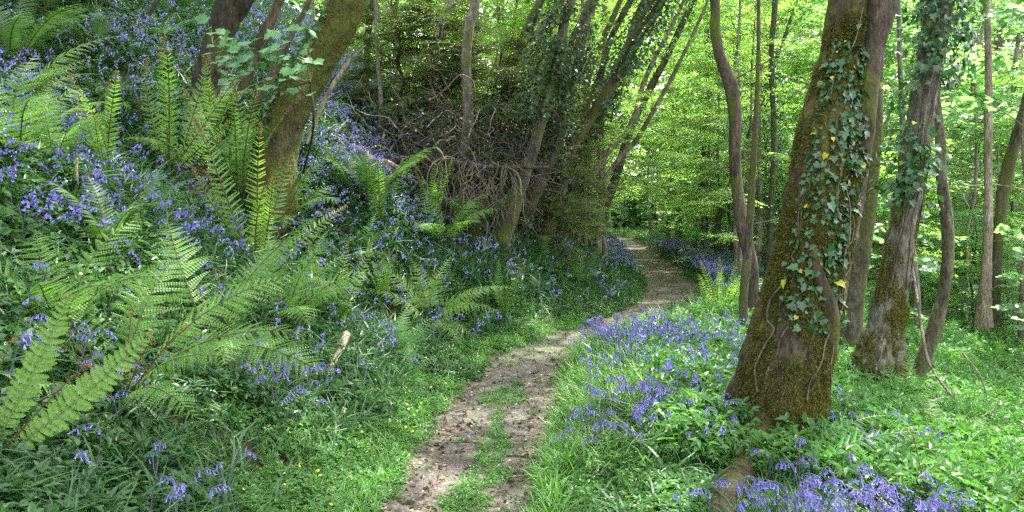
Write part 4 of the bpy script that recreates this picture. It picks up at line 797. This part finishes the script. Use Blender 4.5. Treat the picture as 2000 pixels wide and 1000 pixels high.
# ---------------------------------------------------------------- uprooted tree: the heap of dead branches
hp = hit(830, 395); e = obj('fallen_tree', None, None, tuple(hp)); tag(e, 'tangled heap of grey-brown dead branches from a fallen tree on the bluebell bank', 'fallen tree')
L0 = lambda px, py, yy_: at(px, py, yy_)-np.array(hp)
yh = hp[1]
twig(e, 'trunk', [L0(740, 318, yh+.4), L0(850, 312, yh+.1), L0(940, 325, yh), L0(1072, 327, yh+.1)], [.055, .045, .035, .02], 'dead_dark', 10, 1, 40)
twig(e, 'limb', [L0(690, 285, yh+.3), L0(735, 315, yh+.1), L0(790, 345, yh+.2)], [.05, .04, .03], 'dead_pale', 8, 2, 20)
twig(e, 'limb', [L0(720, 330, yh), L0(760, 318, yh-.1), L0(840, 380, yh)], [.03, .035, .02], 'dead_pale', 8, 3, 20)
rg = np.random.default_rng(91)
for k in range(98):
    o = L0(rg.normal(850, 80), rg.normal(315, 55), yh+rg.uniform(-.3, 1.4)); a = rg.uniform(0, 6.28); d = np.array([math.cos(a), rg.normal(0, .4), math.sin(a)*.6+.1]); P = [o]; d = nrm(d); ln = rg.uniform(.5, 1.5); cv = rg.normal(0, .25, 3)
    for q in range(8): P.append(P[-1]+d*ln/8); d = nrm(d+rg.normal(0, .28, 3)+cv*.6+np.array([0, 0, -.14]))
    r0_ = rg.uniform(.005, .018)*rg.choice([1, 1, 1, 1.6]); twig(e, 'branch', P, np.linspace(r0_, .004, 9), ('dead', 'dead_pale', 'dead', 'bark_grey', 'dead_dark')[k % 5], 5, k, 24, .1)
# fine twigs of the heap: too many to count
b = MB()
for k in range(1000):
    o = L0(rg.normal(880, 105), rg.normal(310, 70), yh+rg.uniform(-.2, 1.6)); d = nrm(rg.normal(0, 1, 3)*np.array([1, .5, .9])); P = [o]; ln = rg.uniform(.3, .9); cv = rg.normal(0, .3, 3)
    for q in range(5): P.append(P[-1]+d*ln/5); d = nrm(d+rg.normal(0, .3, 3)+cv*.6+np.array([0, 0, -.12]))
    v, f = tube(P, np.linspace(.006, .002, 6), 12, 3); b.add(v, f)
tag(obj('twigs', b.mesh('twigs', M['dead_dark']), e), kind='stuff')
b = MB(); n = 1400; P = np.array([L0(rg.normal(880, 95), rg.normal(300, 60), yh+rg.uniform(-.3, 1.3)) for _ in range(n)]); b.inst([(IVY[0], IVY[1], 0)], rndrot(n, .9, rg)*rg.uniform(.02, .05, n)[:, None, None], P)
tag(obj('caught_leaves', b.mesh('caught_leaves', M['ivy_dark'], False), e), kind='stuff')
b = MB()   # roots and bines hanging under the heap
for k in range(130):
    o = L0(rg.uniform(860, 1010), rg.uniform(310, 400), yh+rg.uniform(-.5, .2)); d = nrm(np.array([rg.normal(0, .5), -.1, -.8])); P = [o]; ln = rg.uniform(.3, .9)
    for q in range(6): P.append(P[-1]+d*ln/6); d = nrm(d+rg.normal(0, .3, 3)+np.array([0, 0, -.05]))
    v, f = tube(P, np.linspace(.008, .003, 7), 16, 4); b.add(v, f)
tag(obj('rootlets', b.mesh('rootlets', M['dead']), e), kind='stuff')
# brambles over the foot of the leaning clump
for q, (px, py, w_, h_, lab) in enumerate([(1000, 440, 60, 90, 'brown bramble tangle at the foot of the leftmost leaning trunk'), (1090, 430, 60, 110, 'bramble and ivy tangle round the middle of the leaning clump'), (1150, 300, 50, 90, 'twiggy bramble hanging from the long leaning trunks'), (1060, 250, 60, 80, 'dark hanging twigs and ivy among the leaning trunks'), (1175, 150, 60, 60, 'dark tangle of ivy and twigs high in the leaning clump by the path'), (985, 330, 70, 70, 'dark twig tangle between the dead heap and the leaning trunks')]):
    bp_ = hit(px, max(py, 440)); yb = bp_[1]; e = obj('bramble', None, None, tuple(bp_)); tag(e, lab, 'bramble'); off = np.array(bp_); s_ = MB(); LP = []
    for k in range(190):
        o = at(rg.normal(px, w_*.7), rg.normal(py-60, h_*.6), yb+rg.uniform(-.5, .9))-off; d = nrm(np.array([rg.normal(.25, .6), rg.normal(0, .4), rg.normal(.1, .8)])); P = [o]; ln = rg.uniform(.3, 1.1)
        for j_ in range(6): P.append(P[-1]+d*ln/6); d = nrm(d+rg.normal(0, .25, 3)+np.array([0, 0, -.13]))
        v, f = tube(P, np.linspace(rg.uniform(.003, .008), .002, 7), 14, 4); s_.add(v, f); LP += [P[j_]+rg.normal(0, .03, 3) for j_ in range(1, 7) for _ in range(3) if rg.random() < .8]
    tag(obj('stems', s_.mesh('stems', M['dead'] if q % 2 == 0 else M['dead_dark']), e), kind='stuff'); LP = np.array(LP); n = len(LP); b = MB(); V_, F_ = LEAF(1, .6); b.inst([(V_, F_, 0)], rndrot(n, .7, rg)*rg.uniform(.02, .055, n)[:, None, None], LP); obj('leaves', b.mesh('leaves', M['leaf_dark'], False), e)
# dark evergreen shrubs behind and round the heap
for k, (px, py, yy_, s, lab) in enumerate([(770, 330, yh+2.2, .62, 'dark evergreen shrub behind the left end of the dead heap'), (870, 330, yh+2.0, .68, 'dark evergreen shrub behind the slim grey stem'), (970, 330, yh+1.9, .66, 'dark evergreen shrub behind the right end of the dead heap'), (1030, 340, yh+1.9, .6, 'dark evergreen shrub wedged among the leaning ivy trunks'), (1075, 340, yh+2.6, .62, 'dark evergreen shrub behind the middle of the leaning trunks')]):
    p = at(px, py, yy_); plant_tree('dark', k, (p[0], p[1], G(p[0], p[1])-.1), k*1.7, s, lab, 'shrub')
# ---------------------------------------------------------------- sycamore spray crossing the left trunks
e = obj('sapling', None, None, tuple(hit(590, 330))); tag(e, 'young sycamore with broad light green leaves spread across the left trunks', 'sapling'); ys = yT-1.6; off = np.array(e.location)
twig(e, 'stem', [np.array([0, 0, -.1]), at(612, 250, ys+.5)-off, at(606, 160, ys+.2)-off, at(600, 60, ys)-off], [.014, .012, .01, .007], 'bark', 6, 1, 30)
for q, pts in enumerate([[(606, 160), (550, 170), (480, 130), (415, 85)], [(608, 200), (560, 150), (520, 120), (470, 100)], [(602, 120), (560, 100), (545, 90)]]):
    twig(e, 'branch', [at(px, py, ys+.1*q)-off for px, py in pts], np.linspace(.006, .003, len(pts)), 'bark_dark', 5, q, 20)
rg = np.random.default_rng(95); n = 84; px = np.concatenate([rg.uniform(400, 520, 50), rg.uniform(520, 620, 34)]); py = np.where(px < 520, 60+(px-400)*.55+rg.normal(10, 24, n), 120+rg.normal(0, 40, n))
P = np.array([at(a_, b__, ys+rg.uniform(-.3, .3)) for a_, b__ in zip(px, py)])-off; D = np.column_stack([rg.normal(-.3, .8, n), rg.normal(-.5, .4, n), rg.normal(-.35, .2, n)]); b = MB(); b.inst([(SYC[0], SYC[1], 0)], basis(D, np.array([0, -.5, 1.])+rg.normal(0, .25, (n, 3)))*rg.uniform(.055, .12, n)[:, None, None], P)
BR = [spline([at(px_, py_, ys+.1*q)-off for px_, py_ in pts], 30) for q, pts in enumerate([[(606, 160), (550, 170), (480, 130), (415, 85)], [(608, 200), (560, 150), (520, 120), (470, 100)]])]; BR = np.vstack(BR); c_ = MB()
for p_ in P: j_ = np.argmin(((BR-p_)**2).sum(1)); v, f = tube([BR[j_], p_], [.0022, .0016], 3, 4); c_.add(v, f)
obj('leaf_stalks', c_.mesh('leaf_stalks', M['stipe_green']), e)
obj('leaves', b.mesh('leaves', leaf_mat('sycamore_leaf', (.05, .16, .05), (.09, .24, .07), None, .4, 1.5, .5), False), e)
# ---------------------------------------------------------------- ferns
TP = 2*math.pi
fern(-10, 1130, 'bright yellow-green fern with chunky crinkled fronds at the bottom left corner', base=(-2.0, 2.85, 0), custom=[(1.57, .05, .78, 'chunky', .36), (1.45, .0, .8, 'chunky', .72), (-1.5, .1, .7, 'chunky', .0), (1.7, .15, .65, 'chunky', -.2), (-1.4, .1, .45, 'chunky', .55), (1.6, .1, .8, 'crozier', .72), (1.6, .1, .75, 'crozier', .2)])
fern(235, 800, 'large arching green fern filling the lower left of the bank', 'bigdark', 12, 1.0, extra=[(a, t, .8, 'crozier') for a, t in ((.2, .35), (1.5, .1), (3., .3), (.8, .6), (4.5, 0))])
fern(430, 700, 'green arching fern behind the largest fern, above the dark hollow', 'bigdark', 8, .8, extra=[(1., .1, .7, 'crozier'), (2., .3, .6, 'crozier')])
fern(130, 660, 'mid green fern on the bank left of the largest fern', 'arch', 8, 1.)
fern(500, 535, 'tall upright ladder-like fern in front of the stout leaning trunk', custom=[(1.57, .0, 1.15, 'uplit', .5), (1.3, .15, 1.05, 'uplit', .78), (1.7, .0, 1.5, 'uplit', -.3), (-1.5, -.15, 1.35, 'uplit', -.12), (1.2, .12, 1.1, 'upright', .12), (-1.9, .1, 1.0, 'uplit', .3), (1.5, .1, 1.1, 'upright', -.46), (-1.2, .2, .95, 'uplit', -.04), (1.6, .02, 1.15, 'upright', -.6), (.4, .3, .9, 'upright', .2)])
fern(330, 352, 'upright ladder-like fern standing alone on the shaded bluebell bank', custom=[(1.6, .0, 1.25, 'upright', -.15), (-1.5, -.1, 1.35, 'upright', -.04), (1.5, 0., 1.25, 'upright', .06), (1.6, .05, 1.25, 'uplit', .3), (1.5, .0, 1.2, 'uplit', .55), (-1.4, .0, 1.0, 'uplit', .75)])
fern(470, 400, 'tall fern pressed against the foot of the stout leaning trunk', 'upright', 7, 1.15); fern(565, 432, 'arching fern just right of the foot of the stout leaning trunk', 'arch', 8, .8)
fern(290, 420, 'low pale arching fern beneath the lone upright fern', 'soft', 8, .85)
fern(35, 330, 'soft green fern at the left edge among bluebells', 'arch', 9, 1.1); fern(110, 330, 'small fern right of the left-edge fern among bluebells', 'arch', 6, .8)
fern(40, 215, 'broad bright fern at the left edge halfway up the bank', 'bright', 6, 1.1, (-.6, 1.2)); fern(30, 140, 'dark shaded fern at the upper left edge', 'dull', 9, 1.2)
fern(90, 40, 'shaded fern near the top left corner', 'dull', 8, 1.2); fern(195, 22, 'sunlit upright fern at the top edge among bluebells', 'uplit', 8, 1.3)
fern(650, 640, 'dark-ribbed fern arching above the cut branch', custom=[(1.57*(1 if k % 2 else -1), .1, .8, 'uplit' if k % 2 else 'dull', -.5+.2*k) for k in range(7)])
fern(745, 600, 'upright narrow fern between the two bright ferns on the lower bank', 'upright', 5, .7)
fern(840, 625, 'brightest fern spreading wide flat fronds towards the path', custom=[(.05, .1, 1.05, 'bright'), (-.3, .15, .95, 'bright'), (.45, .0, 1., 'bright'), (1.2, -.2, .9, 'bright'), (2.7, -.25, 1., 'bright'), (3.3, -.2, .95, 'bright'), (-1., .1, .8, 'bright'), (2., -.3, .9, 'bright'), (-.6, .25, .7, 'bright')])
fern(770, 700, 'pale soft fern at the foot of the bank by the verge', 'soft', 8, .75, (-1.5, 1.8)); fern(800, 745, 'small soft fern drooping onto the verge', 'soft', 5, .6)
fern(600, 560, 'light green fern in the middle of the bank', 'soft', 7, .8); fern(560, 640, 'fern hanging over the dark hollow of bluebells', 'arch', 7, .85, (-1, 2))
fern(710, 500, 'soft pale fern on the sunlit grassy bank', 'soft', 7, .9); fern(735, 410, 'dull upright fern on the bank below the bluebell ridge', 'dull', 8, 1.1); fern(740, 455, 'narrow fern just below the dull upright one', 'upright', 5, .8)
fern(690, 395, 'small dull fern on the bluebell ridge', 'dull', 6, .8)
fern(870, 480, 'mid green fern under the dead branch heap', 'arch', 9, 1.1); fern(850, 440, 'upright fern against the dead branch heap', 'upright', 6, .9); fern(920, 470, 'fern between the dead heap and the leaning clump', 'dull', 6, .9)
fern(985, 625, 'small upright fern alone at the foot of the bank by the path bend', 'upright', 6, .62); fern(1060, 520, 'dull fern at the foot of the leaning clump', 'dull', 7, .8); fern(1180, 540, 'little fern on the verge at the path bend', 'arch', 6, .5); fern(1130, 560, 'shaded fern below the leaning clump near the bend', 'dull', 6, .7)
fern(1405, 622, 'upright fan-shaped fern beside the path on the right verge', custom=[(a, t, .62, 'uplit') for a, t in ()]+[((1.57 if k % 2 else -1.57), 0, .8, 'uplit', s_) for k, s_ in enumerate((-.45, -.28, -.12, 0, .14, .3, .45, .6))])
fern(1385, 690, 'pale soft fern behind the verge bluebells', 'soft', 8, .62); fern(1330, 660, 'small pale fern in the bluebell drift', 'soft', 6, .5); fern(1430, 650, 'pale fern left of the mossy trunk', 'soft', 7, .6); fern(1350, 610, 'tiny fern beside the path beyond the bluebell drift', 'soft', 5, .5)
fern(1420, 520, 'yellow-green fern beyond the bluebells at the S-bent tree', 'bright', 7, .8); fern(1500, 560, 'pale fern between the S-bent and mossy trunks', 'soft', 6, .7)
fern(1560, 905, 'broad pale frond fern at the foot of the mossy trunk', base=(*(hit(1545, 935)[:2]), 0), custom=[(-.2, -.15, .85, 'soft'), (2.9, -.1, .6, 'soft'), (-.7, -.2, .7, 'soft'), (-1.3, -.1, .5, 'soft'), (.2, -.2, .7, 'soft')])
fern(1680, 760, 'soft pale fern right of the mossy trunk', 'soft', 8, .75); fern(1760, 800, 'low pale fern on the right slope under bare twigs', 'soft', 8, .7, lean=.25); fern(1850, 690, 'feathery fern in the right hollow', 'soft', 7, .8); fern(1760, 680, 'yellowing fern by the shredded trunk', 'bright', 6, .6); fern(1640, 850, 'small pale fern in the bluebells right of the trunk', 'soft', 6, .5); fern(1930, 640, 'bright fern at the foot of the pale trunk', 'bright', 7, .8)
fern(1830, 1040, 'bare brown crozier stem rising in the lower right', custom=[(2.4, .12, .55, 'crozier')]); fern(1930, 1050, 'pair of curved bare crozier stems at the lower right corner', custom=[(0., .35, .6, 'crozier'), (.2, .1, .4, 'crozier')])
rg = np.random.default_rng(99); k = 0
while k < 22:
    px, py = rg.uniform(0, 760), rg.uniform(60, 560)
    if py > 560-.15*px and rg.random() < .5: continue
    p = hit(px, py); 
    if p[1] > 26 or -pathd(p[0], p[1]) < 1.6 or (600 < px and py > 260): continue
    fern(px, py, 'small green fern dotted among bluebells on the bank', ('arch', 'dull', 'upright', 'soft')[k % 4], int(rg.integers(5, 8)), rg.uniform(.55, .95), group='small ferns on the bank'); k += 1
for k in range(14):
    px, py = rg.uniform(1480, 1990), rg.uniform(600, 900)
    if 1400 < px < 1700 and py > 640: continue
    fern(px, py, 'small pale fern in the green hollow on the right', ('soft', 'arch')[k % 2], 6, rg.uniform(.45, .75), group='small ferns in the right hollow')
# ---------------------------------------------------------------- wood lying about
def lying(name, label, cat, pts, rads, mat, lift=0., sides=8, cut=None, n=None):
    P = []
    for k, p in enumerate(pts):
        h = hit(p[0], p[1]); h = np.array([h[0], h[1], G(h[0], h[1])+(p[2] if len(p) > 2 else 0)+lift]); P.append(h)
    P = np.array(P); e = obj(name, None, None, tuple(P[0])); tag(e, label, cat); b = MB(); v, f, f2 = tube(P-P[0], rads, n or 24, sides, .15, 5, True, freq=12); b.add(v, f, 0); b.add(np.zeros((0, 3)), np.zeros((0, 3), int))
    b.F3.append(f2); b.M3.append(np.full(len(f2), 1)); obj('wood', b.mesh('wood', [M[mat], M[cut or mat]]), e); return e
lying('cut_branch', 'short pale cut branch lying on the bank above the verge', 'log', [(640, 762, .05), (650, 735, .08), (664, 715, .12), (678, 700, .2)], [.026, .03, .03, .03], 'dead_pale', cut='cut', sides=12)
lying('stick', 'short brown stick on the left edge of the path', 'stick', [(776, 898, .02), (812, 886, .025)], [.016, .014], 'dead')
lying('stick', 'pale broken stick lying across the leaf litter', 'stick', [(790, 825, .01), (825, 806, .02), (850, 800, .01)], [.006, .006, .004], 'dead_pale')
lying('stick', 'long thin dark stick on the right side of the path', 'stick', [(975, 895, .015), (1020, 897, .02), (1068, 903, .015)], [.005, .006, .003], 'dead_dark')
lying('stick', 'curved root-like stick on the path beside the verge', 'stick', [(870, 792, .01), (890, 783, .03), (920, 790, .01)], [.012, .012, .008], 'dead')
lying('stick', 'pale twig standing in the verge below the bright fern', 'stick', [(890, 672, 0), (892, 672, .12), (897, 668, .2)], [.008, .007, .004], 'dead_pale')
lying('stick', 'upright pale broken stick among ferns on the left bank', 'stick', [(152, 402, 0), (151, 402, .2), (154, 402, .36)], [.012, .018, .005], 'dead_pale')
lying('fallen_log', 'dark fallen log lying in the shade of the right hollow', 'log', [(1795, 640, .2), (1880, 628, .25), (1960, 622, .3), (2050, 618, .3)], [.1, .13, .14, .14], 'bark_dark', sides=12)
lying('mossy_branch', 'brown mossy log leaning up from the hollow floor', 'log', [(1742, 780, 0), (1770, 752, .1), (1800, 720, .25)], [.06, .065, .05], 'bark_moss', sides=12)
e = obj('hanging_branch', None, None, tuple(hit(1922, 870))); tag(e, 'long bare curved branch reaching from the shredded trunk down to the right slope', 'dead branch'); off = np.array(e.location); y5 = off[1]
twig(e, 'main_branch', [at(px, py, y5+dd)-off for px, py, dd in ((1922, 874, 0), (1900, 830, .1), (1860, 775, .4), (1815, 710, .9), (1800, 640, 1.3), (1788, 560, 1.7), (1778, 500, 2.))], [.009, .012, .013, .014, .015, .015, .014], 'dead', 7, 3, 60)
for q, pts in enumerate([[(1818, 860), (1850, 835), (1900, 822), (1940, 800), (1950, 785)], [(1880, 690), (1912, 730), (1926, 770), (1938, 835)], [(1880, 830), (1890, 842), (1870, 850), (1840, 846)]]):
    twig(e, 'twig', [at(px, py, y5+.1*q)-off for px, py in pts], np.linspace(.007, .004, len(pts)), 'dead_pale', 5, q, 30)
e = obj('hanging_vine', None, None, tuple(hit(1752, 740))); tag(e, 'thin pale vine hanging in a loop right of the shredded trunk', 'vine'); off = np.array(e.location)
twig(e, 'stem', [at(px, py, off[1])-off for px, py in ((1786, 590), (1782, 640), (1768, 700), (1754, 745))], [.004, .004, .004, .003], 'stipe_green', 5, 3, 30)
# ---------------------------------------------------------------- the wood beyond
rg = np.random.default_rng(2024)
def wood(kind, n, box, smin, smax, label, cat, group, name=None, mind=1.2, cond=None):
    placed = []; tries = 0
    while len(placed) < n and tries < n*60:
        tries += 1; px = rg.uniform(box[0], box[1]); yy_ = rg.uniform(box[2]**.5, box[3]**.5)**2; x_ = (px-1000)/FPX*yy_
        if cond and not cond(x_, yy_): continue
        if any((x_-a)**2+(yy_-b__)**2 < mind**2 for a, b__ in placed): continue
        placed.append((x_, yy_)); plant_tree(kind, len(placed)+int(rg.integers(3)), (x_, yy_, float(G(x_, yy_))-.1), rg.uniform(0, 6.28), rg.uniform(smin, smax), label, cat, group, name)
off_path = lambda m: (lambda a, b__: abs(a-pc(b__)) > m)
wood('lime', 12, (1060, 1450, 16, 30), .6, .85, 'yellow-green leafy tree arching over the far bend of the path', 'tree', 'yellow-green trees over the path', mind=2, cond=off_path(1.3))
wood('lime', 7, (1120, 1480, 14, 22), .42, .6, 'low yellow-green tree leaning its sprays over the path bend', 'tree', 'low yellow-green trees by the bend', mind=1.2, cond=off_path(1.2))
wood('lime', 13, (1180, 1800, 24, 48), .8, 1.1, 'slender yellow-green tree far down the path', 'tree', 'yellow-green trees far down the path', mind=2.5, cond=off_path(1.))
wood('mid', 15, (1450, 2150, 17, 34), .7, 1., 'slender mid-green tree standing in the right hollow', 'tree', 'mid-green trees in the right hollow', mind=1.7)
wood('blue', 16, (1330, 2100, 13, 32), .6, .95, 'pale-stemmed tree with blue-green leaves in the right hollow', 'tree', 'pale-stemmed trees in the right hollow', mind=1.5)
wood('mid', 24, (1250, 2200, 30, 60), .9, 1.3, 'distant mid-green tree deep in the wood', 'tree', 'distant trees deep in the wood', mind=2.5, cond=off_path(1.))
wood('lime', 15, (600, 1200, 18, 36), .8, 1.1, 'yellow-green tree on the slope behind the evergreen shrubs', 'tree', 'yellow-green trees on the slope', mind=2.2, cond=lambda a, b__: -pathd(a, b__) > 1.5)
wood('mid', 10, (500, 1100, 24, 50), .8, 1.1, 'mid-green tree high on the slope behind the leaning trunks', 'tree', 'mid-green trees on the slope', mind=2.5, cond=lambda a, b__: -pathd(a, b__) > 3)
wood('bush', 42, (1220, 2100, 13, 36), .6, 1.15, 'leafy bush under the distant trees', 'bush', 'bushes under the distant trees', mind=1.3, cond=off_path(1.5))
wood('bush', 10, (640, 1200, 17, 30), .5, .8, 'small leafy bush on the slope behind the dead heap', 'bush', 'bushes on the slope', mind=1.3, cond=lambda a, b__: -pathd(a, b__) > 1.5)
wood('sapling', 6, (1700, 2050, 10, 18), .7, 1.2, 'thin sapling with broad leaves in the right hollow', 'sapling', 'saplings in the right hollow', mind=1., cond=lambda a, b__: a-pc(b__) > 2.2)
# far-off wood that reads as one mass
b = MB(); n = 3600; a = rg.uniform(-.75, .75, n); rr = rg.uniform(62, 85, n); x = rr*np.sin(a); y = rr*np.cos(a); zt = 30*rg.random(n)**1.3; P = np.stack([x, y, G(x, y)+zt], -1)
for k in range(3): b.inst(SPR['mid'][k], rndrot(n, .4, rg)[k::3]*rg.uniform(4.5, 8, n)[k::3, None, None], P[k::3])
tag(obj('far_foliage', b.mesh('far_foliage', [M['leaf_mid'], M['bark_far']], False)), kind='stuff')
# unseen overhead trees either side; the left one is added to shade the bank
for k, (x_, y_, kd, s, lab) in enumerate([(-6.5, 4.5, 'canopy', 1.0, 'unseen tall tree beyond the left edge, added to shade the bank'), (6.5, 3.0, 'canopy', 1., 'tall tree beyond the right edge of the hollow')]):
    plant_tree(kd, k, (x_, y_, float(G(x_, y_))-.2), k*2., s, lab, 'tree', 'tall trees just outside the view')
